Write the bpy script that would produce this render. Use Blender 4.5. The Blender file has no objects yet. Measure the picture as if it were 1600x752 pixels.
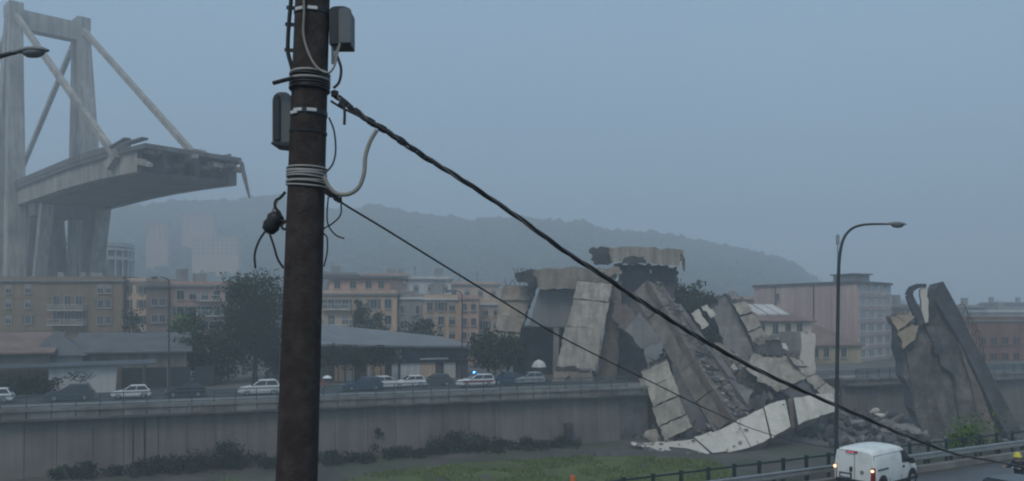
import bpy, bmesh, math, random
from mathutils import Vector, Matrix, Euler, noise
R = math.radians
random.seed(7)
sc = bpy.context.scene
col = sc.collection

# ------------------------------------------------------------------ camera
F, YH, EYE = 1300.0, 490.0, 15.0          # focal length and horizon in photo pixels, eye height (m)
cam_d = bpy.data.cameras.new('camera'); cam = bpy.data.objects.new('camera', cam_d); col.objects.link(cam)
cam.location = (0, 0, EYE); cam.rotation_euler = (R(90), 0, 0)
cam_d.sensor_width = 36; cam_d.lens = F * 36 / 1600; cam_d.shift_y = (YH - 376) / 1600
cam_d.clip_start = .1; cam_d.clip_end = 5000
sc.camera = cam
# ------------------------------------------------------------------ sky, sun, exposure
SUN_EL, SUN_AZ = R(52), R(200)
w = bpy.data.worlds.new('World'); sc.world = w; w.use_nodes = True
nt = w.node_tree; nt.nodes.clear()
out = nt.nodes.new('ShaderNodeOutputWorld'); bg = nt.nodes.new('ShaderNodeBackground')
bg.inputs['Strength'].default_value = 0.1
sky = nt.nodes.new('ShaderNodeTexSky'); sky.sky_type = 'NISHITA'; sky.sun_disc = False
sky.sun_elevation = SUN_EL; sky.sun_rotation = SUN_AZ
tc = nt.nodes.new('ShaderNodeTexCoord'); cl = nt.nodes.new('ShaderNodeTexNoise')
cl.inputs['Scale'].default_value = 1.1; cl.inputs['Detail'].default_value = 3
nt.links.new(tc.outputs['Generated'], cl.inputs['Vector'])
cr = nt.nodes.new('ShaderNodeValToRGB'); cr.color_ramp.elements[0].position = .3; cr.color_ramp.elements[1].position = .7
SKY_K = .9
cr.color_ramp.elements[0].color = (2.85 * SKY_K, 4.6 * SKY_K, 6.5 * SKY_K, 1)     # rain cloud layer
cr.color_ramp.elements[1].color = (3.5 * SKY_K, 5.35 * SKY_K, 7.2 * SKY_K, 1)
mx = nt.nodes.new('ShaderNodeMixRGB'); mx.inputs['Fac'].default_value = .88
nt.links.new(cl.outputs['Fac'], cr.inputs['Fac'])
nt.links.new(sky.outputs['Color'], mx.inputs['Color1']); nt.links.new(cr.outputs['Color'], mx.inputs['Color2'])
nt.links.new(mx.outputs['Color'], bg.inputs['Color']); nt.links.new(bg.outputs['Background'], out.inputs['Surface'])
sd = bpy.data.lights.new('sun', 'SUN'); so = bpy.data.objects.new('sun', sd); col.objects.link(so)
sd.energy = 1.42; sd.angle = R(25); sd.color = (1, .85, .68)
so.rotation_euler = (R(90) - SUN_EL, 0, R(180) - SUN_AZ)
vs = sc.view_settings; vs.view_transform = 'Standard'; vs.look = 'None'; vs.exposure = 0.0; vs.gamma = 1
sc.cycles.use_denoising = True
sc.cycles.volume_bounces = 2
sc.cycles.max_bounces = 6; sc.cycles.diffuse_bounces = 3; sc.cycles.glossy_bounces = 2
sc.cycles.pixel_filter_type = 'BLACKMAN_HARRIS'; sc.cycles.filter_width = 2.1
HAZE = 0.00195

# ------------------------------------------------------------------ helpers
def P(px, py, d): return Vector(((px - 800) * d / F, d, EYE - (py - YH) * d / F))
def PX(px, d): return Vector(((px - 800) * d / F, d, 0))
def ZY(py, d): return EYE - (py - YH) * d / F
TW = Vector((.9285, .3714, 0)); NW = Vector((-.3714, .9285, 0)); OW = Vector((-46, 75, 0))
def WP(u, v, z=0): return OW + TW * u + NW * v + Vector((0, 0, z))
def UPX(px, v):
    r = (px - 800) / F
    return (r * (75 + .9285 * v) + 46 + .3714 * v) / (.9285 - .3714 * r)
RT = Vector((.8725, .4887, 0)); RN = Vector((.4887, -.8725, 0)); RO = Vector((4.9, 32, 0))
def RP(s, v, z=0): return RO + RT * s + RN * v + Vector((0, 0, z))
NEAR_Z, FAR_Z = 7.6, 6.3
ORG = {}

def tag(o, label=None, cat=None, group=None, kind=None):
    if label: o['label'] = label
    if cat: o['category'] = cat
    if group: o['group'] = group
    if kind: o['kind'] = kind
    return o
def thing(name, label, cat, loc=(0, 0, 0), rz=0, group=None):
    o = bpy.data.objects.new(name, None); col.objects.link(o); o.location = loc; o.rotation_euler = (0, 0, rz)
    o.empty_display_size = .2
    ORG[o.name] = Vector(loc)
    return tag(o, label, cat, group)
def link(name, me, parent=None, loc=(0, 0, 0), rot=(0, 0, 0), scale=(1, 1, 1)):
    o = bpy.data.objects.new(name, me); col.objects.link(o)
    o.location = loc; o.rotation_euler = rot; o.scale = scale
    if parent is not None: o.parent = parent
    return o

class MB:
    def __init__(s): s.v, s.f, s.m = [], [], []
    def add(s, vs, fs, m=0):
        b = len(s.v); s.v += [Vector(x) for x in vs]
        for f in fs: s.f.append([b + i for i in f]); s.m.append(m)
        return s
    def hexa(s, p, m=0):   # p: 4 bottom, 4 top
        return s.add(p, [(0, 3, 2, 1), (4, 5, 6, 7), (0, 1, 5, 4), (1, 2, 6, 5), (2, 3, 7, 6), (3, 0, 4, 7)], m)
    def box(s, c, size, rz=0, m=0, rot=None):
        M_ = rot.to_matrix() if rot else Matrix.Rotation(rz, 3, 'Z')
        x, y, z = size[0] / 2, size[1] / 2, size[2] / 2
        return s.hexa([Vector(c) + M_ @ Vector(q) for q in ((-x, -y, -z), (x, -y, -z), (x, y, -z), (-x, y, -z), (-x, -y, z), (x, -y, z), (x, y, z), (-x, y, z))], m)
    def bar(s, a, b, w_, h_, m=0, up=Vector((0, 0, 1)), w2=None, h2=None):
        a, b = Vector(a), Vector(b); d = (b - a).normalized(); x = d.cross(up)
        if x.length < 1e-4: x = Vector((1, 0, 0))
        x.normalize(); y = x.cross(d)
        w2 = w_ if w2 is None else w2; h2 = h_ if h2 is None else h2
        q = lambda c, W, H: [c - x * W / 2 - y * H / 2, c + x * W / 2 - y * H / 2, c + x * W / 2 + y * H / 2, c - x * W / 2 + y * H / 2]
        return s.hexa(q(a, w_, h_) + q(b, w2, h2), m)
    def prism(s, pts, vec, m=0, ms=None):
        n = len(pts); vec = Vector(vec); pts = [Vector(p) for p in pts]
        b = len(s.v); s.v += pts + [p + vec for p in pts]
        s.f.append([b + i for i in range(n)]); s.m.append(m)
        s.f.append([b + n + i for i in reversed(range(n))]); s.m.append(m if ms is None else ms)
        for i in range(n):
            j = (i + 1) % n; s.f.append([b + i, b + n + i, b + n + j, b + j]); s.m.append(m if ms is None else ms)
        return s
    def tube(s, pts, r, n=8, m=0):
        pts = [Vector(p) for p in pts]; k = len(pts); rr = r if isinstance(r, (list, tuple)) else [r] * k
        b = len(s.v); ref = None
        for i, p in enumerate(pts):
            d = (pts[min(i + 1, k - 1)] - pts[max(i - 1, 0)]).normalized()
            if ref is None:
                ref = Vector((0, 0, 1)) if abs(d.z) < .9 else Vector((1, 0, 0))
            x = ref - d * ref.dot(d)
            x.normalize(); ref = x; y = d.cross(x)
            for j in range(n):
                a = 2 * math.pi * j / n; s.v.append(p + (x * math.cos(a) + y * math.sin(a)) * rr[i])
        for i in range(k - 1):
            for j in range(n):
                s.f.append([b + i * n + j, b + i * n + (j + 1) % n, b + (i + 1) * n + (j + 1) % n, b + (i + 1) * n + j]); s.m.append(m)
        s.f.append([b + j for j in reversed(range(n))]); s.m.append(m)
        s.f.append([b + (k - 1) * n + j for j in range(n)]); s.m.append(m)
        return s
    def ring(s, a, r0, r1, n=20, m=0, axis=Vector((0, 0, 1))):   # torus-like band ring
        a = Vector(a); axis = axis.normalized(); x = axis.orthogonal().normalized(); y = axis.cross(x)
        b = len(s.v); k = 6
        for i in range(n):
            t = 2 * math.pi * i / n; o_ = x * math.cos(t) + y * math.sin(t)
            for j in range(k):
                q = 2 * math.pi * j / k; s.v.append(a + o_ * (r0 + r1 * math.cos(q)) + axis * r1 * math.sin(q))
        for i in range(n):
            for j in range(k):
                s.f.append([b + i * k + j, b + i * k + (j + 1) % k, b + ((i + 1) % n) * k + (j + 1) % k, b + ((i + 1) % n) * k + j]); s.m.append(m)
        return s
    def lathe(s, c, prof, n=16, m=0, M_=None):
        b = len(s.v); c = Vector(c)
        for r, z in prof:
            for j in range(n):
                a = 2 * math.pi * j / n; q = Vector((r * math.cos(a), r * math.sin(a), z)); s.v.append(c + (M_ @ q if M_ else q))
        for i in range(len(prof) - 1):
            for j in range(n):
                s.f.append([b + i * n + j, b + i * n + (j + 1) % n, b + (i + 1) * n + (j + 1) % n, b + (i + 1) * n + j]); s.m.append(m)
        s.f.append([b + j for j in reversed(range(n))]); s.m.append(m)
        s.f.append([b + (len(prof) - 1) * n + j for j in range(n)]); s.m.append(m)
        return s
    def mesh(s, name, mats, org=None, smooth=False, bevel=0, recalc=True, bseg=2):
        me = bpy.data.meshes.new(name); o = Vector(org) if org is not None else Vector()
        me.from_pydata([v - o for v in s.v], [], s.f)
        for mm in (mats if isinstance(mats, (list, tuple)) else [mats]): me.materials.append(mm)
        me.polygons.foreach_set('material_index', s.m)
        if recalc or bevel:
            bm = bmesh.new(); bm.from_mesh(me)
            bmesh.ops.remove_doubles(bm, verts=bm.verts, dist=1e-5)
            if recalc: bmesh.ops.recalc_face_normals(bm, faces=bm.faces)
            if bevel: bmesh.ops.bevel(bm, geom=list(bm.edges), offset=bevel, segments=bseg, affect='EDGES', clamp_overlap=True)
            bm.to_mesh(me); bm.free()
        if smooth: me.polygons.foreach_set('use_smooth', [True] * len(me.polygons))
        me.update(); return me
    def build(s, name, mats, parent=None, **kw):
        if parent is not None: org = ORG.get(parent.name, Vector())
        else:
            xs = [v.x for v in s.v]; ys = [v.y for v in s.v]; zs = [v.z for v in s.v]
            org = Vector(((min(xs) + max(xs)) / 2, (min(ys) + max(ys)) / 2, min(zs)))
            if kw.get('world'): org = Vector()
        kw.pop('world', None)
        o = link(name, s.mesh(name, mats, org, **kw), parent)
        if parent is None: o.location = org
        ORG[o.name] = org
        return o
def smooth_path(pts, k=6):
    pts = [Vector(p) for p in pts]; out_ = []
    for i in range(len(pts) - 1):
        p0, p1, p2, p3 = pts[max(i - 1, 0)], pts[i], pts[i + 1], pts[min(i + 2, len(pts) - 1)]
        for j in range(k):
            t = j / k
            out_.append(.5 * ((2 * p1) + (p2 - p0) * t + (2 * p0 - 5 * p1 + 4 * p2 - p3) * t * t + (3 * p1 - p0 - 3 * p2 + p3) * t ** 3))
    return out_ + [pts[-1]]

# ------------------------------------------------------------------ materials
MATS = {}
def M(name, c, var=.22, scale=1.0, rough=.85, streak=0., stain=None, stain_amt=.5, stain_scale=.25, bump=.15, metal=0., spec=.3, fine=14., emit=None, es=0.):
    if name in MATS: return MATS[name]
    m = bpy.data.materials.new(name); m.use_nodes = True; MATS[name] = m
    t = m.node_tree; N = t.nodes; L = t.links; bs = N['Principled BSDF']
    bs.inputs['Roughness'].default_value = rough; bs.inputs['Metallic'].default_value = metal
    bs.inputs['Specular IOR Level'].default_value = spec
    if emit: bs.inputs['Emission Color'].default_value = (*emit, 1); bs.inputs['Emission Strength'].default_value = es
    t0 = N.new('ShaderNodeTexCoord'); n1 = N.new('ShaderNodeTexNoise'); n1.inputs['Scale'].default_value = scale * .6; n1.inputs['Detail'].default_value = 6
    n1.inputs['Roughness'].default_value = .65
    L.new(t0.outputs['Object'], n1.inputs['Vector'])
    r1 = N.new('ShaderNodeValToRGB'); r1.color_ramp.elements[0].position = .32; r1.color_ramp.elements[1].position = .68
    r1.color_ramp.elements[0].color = (*[x * (1 - var) for x in c], 1); r1.color_ramp.elements[1].color = (*[min(1, x * (1 + var)) for x in c], 1)
    L.new(n1.outputs['Fac'], r1.inputs['Fac']); last = r1.outputs['Color']
    if stain:
        n3 = N.new('ShaderNodeTexNoise'); n3.inputs['Scale'].default_value = stain_scale; n3.inputs['Detail'].default_value = 7; n3.inputs['Roughness'].default_value = .7
        L.new(t0.outputs['Object'], n3.inputs['Vector'])
        r3 = N.new('ShaderNodeValToRGB'); r3.color_ramp.elements[0].position = .45; r3.color_ramp.elements[1].position = .62
        r3.color_ramp.elements[0].color = (0, 0, 0, 1); r3.color_ramp.elements[1].color = (stain_amt,) * 3 + (1,)
        L.new(n3.outputs['Fac'], r3.inputs['Fac'])
        m3 = N.new('ShaderNodeMixRGB'); m3.inputs['Color2'].default_value = (*stain, 1)
        L.new(r3.outputs['Color'], m3.inputs['Fac']); L.new(last, m3.inputs['Color1']); last = m3.outputs['Color']
    if streak:
        mp = N.new('ShaderNodeMapping'); mp.inputs['Scale'].default_value = (1.1, 1.1, .05)
        n2 = N.new('ShaderNodeTexNoise'); n2.inputs['Scale'].default_value = 1.0; n2.inputs['Detail'].default_value = 5; n2.inputs['Roughness'].default_value = .7
        L.new(t0.outputs['Object'], mp.inputs['Vector']); L.new(mp.outputs['Vector'], n2.inputs['Vector'])
        r2 = N.new('ShaderNodeValToRGB'); r2.color_ramp.elements[0].position = .38; r2.color_ramp.elements[1].position = .6
        k = 1 - streak; r2.color_ramp.elements[0].color = (k, k, k * 1.02, 1); r2.color_ramp.elements[1].color = (1, 1, 1, 1)
        L.new(n2.outputs['Fac'], r2.inputs['Fac'])
        m2 = N.new('ShaderNodeMixRGB'); m2.blend_type = 'MULTIPLY'; m2.inputs['Fac'].default_value = 1
        L.new(last, m2.inputs['Color1']); L.new(r2.outputs['Color'], m2.inputs['Color2']); last = m2.outputs['Color']
    L.new(last, bs.inputs['Base Color'])
    if bump:
        n4 = N.new('ShaderNodeTexNoise'); n4.inputs['Scale'].default_value = fine; n4.inputs['Detail'].default_value = 4
        L.new(t0.outputs['Object'], n4.inputs['Vector'])
        bp = N.new('ShaderNodeBump'); bp.inputs['Strength'].default_value = bump; bp.inputs['Distance'].default_value = .05
        L.new(n4.outputs['Fac'], bp.inputs['Height']); L.new(bp.outputs['Normal'], bs.inputs['Normal'])
    return m
SOOT = (.045, .047, .052)
c_pale = M('pale_concrete', (.42, .39, .33), .3, .8, streak=.4, stain=(.17, .155, .13), stain_amt=.55, fine=6)
c_white = M('whitish_concrete', (.62, .60, .53), .14, .8, stain=(.33, .3, .26), stain_amt=.5, stain_scale=.5, fine=6)
c_tan = M('tan_concrete', (.36, .31, .25), .25, .8, streak=.35, stain=SOOT, stain_amt=.5, fine=6)
c_tanc = M('clean_tan_concrete', (.36, .3, .22), .2, .8, streak=.15, fine=6)
c_grey = M('grey_concrete', (.25, .25, .245), .28, .8, streak=.25, stain=(.1, .1, .1), stain_amt=.6, fine=6)
c_dark = M('sooty_shade_concrete', (.115, .115, .12), .45, .9, stain=SOOT, stain_amt=.8, fine=5, bump=.4)
c_soot_shade = M('burnt_shade_concrete', (.06, .06, .066), .5, 1.2, fine=5, bump=.5)
c_brown = M('brown_stained_shade_concrete', (.185, .152, .125), .45, .8, streak=.3, stain=(.075, .07, .07), stain_amt=.85, stain_scale=.45, fine=6)
c_edge = M('broken_concrete_edge', (.17, .16, .15), .5, 2.5, fine=8, bump=.6)
c_stub = M('stained_deck_concrete', (.15, .145, .135), .42, 1.6, streak=.5, stain=(.06, .06, .055), stain_amt=.8, stain_scale=.4, fine=3, bump=.6)
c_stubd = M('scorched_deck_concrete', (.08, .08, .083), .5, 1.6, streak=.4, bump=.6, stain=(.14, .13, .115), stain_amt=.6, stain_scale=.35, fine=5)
c_wall = M('wall_concrete', (.205, .19, .172), .2, .35, streak=.26, stain=(.12, .117, .11), stain_amt=.5, stain_scale=.18, fine=5)
c_para = M('parapet_concrete', (.24, .235, .225), .3, .5, streak=.3, fine=6)
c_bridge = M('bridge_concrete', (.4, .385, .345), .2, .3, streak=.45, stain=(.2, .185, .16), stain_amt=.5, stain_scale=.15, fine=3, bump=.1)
c_bridge_d = M('bridge_weathered_shade_concrete', (.15, .15, .148), .35, .3, streak=.4, fine=3, bump=.1)  # darker copy of the bridge concrete, with the shade under the deck in its colour
m_steel = M('galvanised_steel', (.42, .43, .43), .15, 4, .4, metal=.7, bump=.05)
m_dsteel = M('dark_painted_steel', (.035, .045, .05), .2, 4, .5, bump=.05)
m_grrail = M('dark_green_rail_paint', (.028, .05, .045), .2, 3, .5, bump=.05)
m_bluerail = M('blue_green_rail_paint', (.07, .11, .125), .2, 3, .55, bump=.05)
m_rust = M('rusty_rebar', (.1, .065, .05), .4, 4, .9)
m_asph = M('wet_asphalt', (.055, .056, .06), .3, .6, .33, spec=.5, fine=30, bump=.1)
m_asph2 = M('asphalt', (.06, .06, .062), .3, .6, .6, fine=20, bump=.1)
m_pave = M('pavement_slab', (.2, .2, .19), .25, 1.2, .7)
m_bed = M('river_bed_gravel', (.085, .08, .072), .45, .35, .9, stain=(.05, .075, .03), stain_amt=.7, stain_scale=.12, fine=3, bump=.6)
m_soil = M('bank_soil', (.07, .068, .055), .4, .5, .95, stain=(.045, .07, .03), stain_amt=.8, stain_scale=.3, fine=4, bump=.5)
m_land = M('town_ground', (.12, .12, .11), .3, .2, .95)
m_grass = M('short_grass', (.085, .12, .026), .35, .4, .9, stain=(.1, .1, .05), stain_amt=.6, stain_scale=.3, fine=6, bump=.4)
m_blade = M('grass_blades', (.1, .15, .028), .35, .5, .7, bump=0, spec=.08)
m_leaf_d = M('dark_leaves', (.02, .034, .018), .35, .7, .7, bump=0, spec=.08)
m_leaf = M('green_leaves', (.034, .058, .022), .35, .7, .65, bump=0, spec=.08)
m_leaf_y = M('light_leaves', (.1, .19, .04), .3, 1, .6, bump=0, spec=.08)
m_hill = M('hill_wood', (.05, .07, .045), .4, .05, .95, fine=.5, bump=.3, spec=.08)
m_bark = M('bark', (.07, .058, .048), .3, 3, .95, fine=12, bump=.5)
m_pole = M('weathered_pole', (.042, .032, .03), .35, 5, .85, streak=.25, stain=(.1, .09, .085), stain_amt=.4, stain_scale=9, fine=60, bump=.35)
m_black = M('black_plastic', (.022, .023, .026), .15, 4, .5, bump=.03)
m_cable = M('black_cable_sheath', (.028, .028, .03), .2, 6, .45, bump=.05)
m_boxg = M('grey_box_plastic', (.12, .14, .15), .12, 3, .5, bump=.03)
m_boxd = M('dark_box_plastic', (.035, .042, .05), .12, 3, .45, bump=.03)
m_wire = M('pale_wire', (.32, .32, .31), .2, 8, .5, bump=.05)
m_cond = M('grey_conduit', (.27, .26, .23), .2, 5, .5, bump=.03)
m_clip = M('bright_clip', (.6, .61, .62), .1, 8, .35, bump=.03)
m_glass = M('window_glass', (.03, .036, .042), .15, .5, .12, spec=.6, bump=0)
m_glass_l = M('pale_glazing', (.22, .28, .3), .3, .3, .15, spec=.6, bump=0)
m_frame = M('window_frame', (.36, .36, .34), .1, 2, .6, bump=0)
m_shut = M('green_shutter', (.09, .12, .1), .15, 2, .7, bump=0)
w_tan = M('tan_render', (.235, .18, .115), .14, .25, streak=.22, fine=4, bump=.05)
w_pink = M('pink_render', (.5, .33, .27), .12, .25, streak=.2, fine=4, bump=.05)
w_rose = M('rose_render', (.54, .41, .38), .14, .2, streak=.25, fine=4, bump=.05)
w_cream = M('cream_render', (.53, .4, .29), .12, .25, streak=.22, fine=4, bump=.05)
w_yel = M('yellow_render', (.6, .54, .42), .12, .25, streak=.2, fine=4, bump=.05)
w_grey = M('grey_render', (.27, .27, .265), .15, .25, streak=.25, fine=4, bump=.05)
w_white = M('off_white_render', (.56, .56, .54), .1, .3, streak=.2, fine=4, bump=.05)
w_brick = M('brown_brickwork', (.23, .13, .095), .2, .4, streak=.25, fine=8, bump=.1)
r_tile = M('brown_roof_tile', (.2, .145, .125), .25, .8, fine=6, bump=.3)
r_grey = M('grey_roof_sheet', (.19, .2, .205), .2, .4, .6, streak=.2, fine=5)
r_slate = M('slate_roof', (.11, .115, .12), .25, .8, .6, fine=6, bump=.3)
r_flat = M('flat_roof', (.2, .2, .195), .2, .4)
m_white_p = M('white_car_paint', (.72, .74, .74), .03, 1, .28, spec=.5, bump=0)
m_van_p = M('white_van_paint', (.78, .82, .8), .04, 1.5, .3, spec=.5, bump=0, stain=(.5, .52, .5), stain_amt=.4, stain_scale=1.4)
m_tyre = M('tyre_rubber', (.02, .02, .021), .15, 6, .85, bump=.1)
m_rim = M('wheel_rim', (.4, .41, .42), .1, 6, .35, metal=.6, bump=0)
m_lensr = M('red_lens', (.22, .012, .02), .1, 6, .2, spec=.5, bump=0)
m_lensw = M('clear_lens', (.6, .62, .63), .1, 6, .15, spec=.6, bump=0)
m_lit_o = M('lit_tail_bulb', (.9, .5, .3), 0, 1, .4, bump=0, emit=(1, .55, .3), es=2.6)
m_lit_r = M('lit_brake_strip', (.5, .05, .08), 0, 1, .4, bump=0, emit=(1, .1, .18), es=.55)
m_lit_b = M('lit_blue_beacon', (.4, .7, 1), 0, 1, .3, bump=0, emit=(.13, .5, 1), es=4.5)
m_lit_b2 = M('blue_beacon_lens', (.01, .06, .3), 0, 1, .3, bump=0, emit=(.01, .12, .6), es=1.2)
m_skin = M('skin', (.42, .27, .2), .08, 6, .6, bump=0)
m_hair = M('dark_hair', (.03, .024, .02), .2, 20, .7, bump=0)
m_red = M('red_cloth', (.4, .03, .05), .15, 6, .8, bump=0)
m_navy = M('navy_cloth', (.022, .025, .04), .2, 6, .85, bump=0)
m_yelh = M('yellow_helmet', (.62, .55, .05), .08, 4, .35, spec=.5, bump=0)
m_reflect = M('reflective_band', (.55, .57, .5), .1, 6, .5, bump=0)
m_orange = M('orange_plastic', (.6, .16, .05), .1, 4, .5, bump=0)
m_luma = M('lamp_housing', (.2, .21, .22), .12, 3, .45, bump=0)
m_lens = M('lamp_glass', (.14, .15, .16), .1, 3, .2, spec=.6, bump=0)
m_graff = M('dark_spray_paint', (.05, .05, .055), .3, 4, .8, bump=0)
m_graff2 = M('white_spray_paint', (.55, .56, .55), .2, 4, .8, bump=0)

# ------------------------------------------------------------------ ground, roads, banks
def struct(mb, name, mats, **kw): return tag(mb.build(name, mats, world=True, **kw), kind='structure')
def grid(mb, fn, nu, nv, m=0):
    b = len(mb.v)
    for i in range(nu + 1):
        for j in range(nv + 1): mb.v.append(Vector(fn(i / nu, j / nv)))
    for i in range(nu):
        for j in range(nv):
            q = b + i * (nv + 1) + j; mb.f.append([q, q + nv + 1, q + nv + 2, q + 1]); mb.m.append(m)
    return mb
def bed_h(x, y): return .18 * noise.noise(Vector((x * .09, y * .09, 0))) + .08 * noise.noise(Vector((x * .4, y * .4, 3)))
g = MB(); g.add([(-890, -70, -.6), (890, -70, -.6), (890, 1050, -.6), (-890, 1050, -.6)], [(0, 1, 2, 3)]); struct(g, 'ground', m_land)
def fbed(a, b):
    p = WP(-60 + a * 260, -58 + b * 58.6); return (p.x, p.y, bed_h(p.x, p.y))
struct(grid(MB(), fbed, 130, 40), 'river_bed', m_bed, smooth=True)
g = MB(); pts = [WP(-400, .42, FAR_Z), WP(640, .42, FAR_Z), WP(640, 500, FAR_Z), WP(-400, 300, FAR_Z)]
g.add(pts, [(0, 1, 2, 3)]); g.add([WP(-400, .42, FAR_Z), WP(640, .42, FAR_Z), WP(640, .42, -1), WP(-400, .42, -1)], [(0, 1, 2, 3)], 1)
struct(g, 'far_bank_ground', [m_land, m_soil])
g = MB(); g.add([WP(-120, 3.2, FAR_Z + .004), WP(260, 3.2, FAR_Z + .004), WP(260, 13, FAR_Z + .004), WP(-120, 13, FAR_Z + .004)], [(0, 1, 2, 3)]); struct(g, 'riverside_road', m_asph2)
g = MB()
for u0, u1 in ((-40, 68), (97, 200)): g.hexa([WP(u0, .45, FAR_Z - .05), WP(u1, .45, FAR_Z - .05), WP(u1, 3.2, FAR_Z - .05), WP(u0, 3.2, FAR_Z - .05), WP(u0, .45, FAR_Z + .12), WP(u1, .45, FAR_Z + .12), WP(u1, 3.2, FAR_Z + .12), WP(u0, 3.2, FAR_Z + .12)])
struct(g, 'riverside_pavement', m_pave)
g = MB()
for k in range(-30, 60): g.add([WP(k * 3.5, 8.0, FAR_Z + .008), WP(k * 3.5 + 1.6, 8.0, FAR_Z + .008), WP(k * 3.5 + 1.6, 8.14, FAR_Z + .008), WP(k * 3.5, 8.14, FAR_Z + .008)], [(0, 1, 2, 3)])
struct(g, 'road_marking', m_frame)
def fbank(a, b):
    s = -70 + a * 200; v = -16 + b * 18
    z = NEAR_Z if v > -2.6 else NEAR_Z - (-2.6 - v) * .68
    p = RP(s, v); z += 0 if v > -1 else .25 * noise.noise(Vector((p.x * .3, p.y * .3, 0)))
    return (p.x, p.y, max(z, -.8))
struct(grid(MB(), fbank, 100, 18), 'near_bank', m_soil, smooth=True)
g = MB(); g.add([RP(-150, 2, NEAR_Z), RP(150, 2, NEAR_Z), RP(150, 120, NEAR_Z), RP(-150, 120, NEAR_Z)], [(0, 1, 2, 3)]); struct(g, 'near_bank_ground', m_soil)
g = MB(); g.add([RP(-120, 1.3, NEAR_Z + .006), RP(140, 1.3, NEAR_Z + .006), RP(140, 9.5, NEAR_Z + .006), RP(-120, 9.5, NEAR_Z + .006)], [(0, 1, 2, 3)]); struct(g, 'near_road', m_asph)
# grass on the river bed: a sheet of turf with an uneven outline and blades
def bedpt(px, py):
    d = 15 * F / (py - YH); return Vector(((px - 800) * d / F, d, 0))
outl = [(470, 790), (560, 745), (640, 733), (740, 724), (840, 718), (930, 712), (1010, 714), (1080, 717), (1130, 727), (1140, 760), (1000, 790), (700, 800)]
op = smooth_path([bedpt(*q) for q in outl] + [bedpt(*outl[0])], 5)
def inside(p, poly):
    c = False; j = len(poly) - 1
    for i in range(len(poly)):
        a, b = poly[i], poly[j]
        if (a.y > p.y) != (b.y > p.y) and p.x < (b.x - a.x) * (p.y - a.y) / (b.y - a.y) + a.x: c = not c
        j = i
    return c
xs = [p.x for p in op]; ys = [p.y for p in op]
g = MB(); gb = MB(); rnd = random.Random(3)
n = 0
while n < 9000:
    p = Vector((rnd.uniform(min(xs), max(xs)), rnd.uniform(min(ys), max(ys)), 0))
    p += Vector((rnd.gauss(0, .5), rnd.gauss(0, .5), 0))
    if not inside(p, op) or noise.noise(Vector((p.x * .25, p.y * .25, 1))) < -.18: continue
    n += 1; z = bed_h(p.x, p.y); h = rnd.uniform(.1, .32); a = rnd.uniform(0, 6.28); wv = Vector((math.cos(a), math.sin(a), 0)) * rnd.uniform(.05, .12)
    t = Vector((rnd.gauss(0, .06), rnd.gauss(0, .06), h))
    gb.add([p - wv + Vector((0, 0, z - .03)), p + wv + Vector((0, 0, z - .03)), p + t + Vector((0, 0, z))], [(0, 1, 2)])
gridn = 60
def fturf(a, b):
    p = Vector((min(xs) + a * (max(xs) - min(xs)), min(ys) + b * (max(ys) - min(ys)), 0)); return p
tv = {}
for i in range(gridn):
    for j in range(gridn):
        c = fturf((i + .5) / gridn, (j + .5) / gridn)
        if inside(c, op): 
            q = [fturf((i + a) / gridn, (j + b) / gridn) for a, b in ((0, 0), (1, 0), (1, 1), (0, 1))]
            for p in q: p.z = bed_h(p.x, p.y) + .02
            g.add(q, [(0, 1, 2, 3)])
struct(g, 'turf', m_grass, smooth=True)
tag(gb.build('grass', m_blade, world=True, recalc=False), 'short green grass growing on the river bed', 'grass', kind='stuff')

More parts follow.
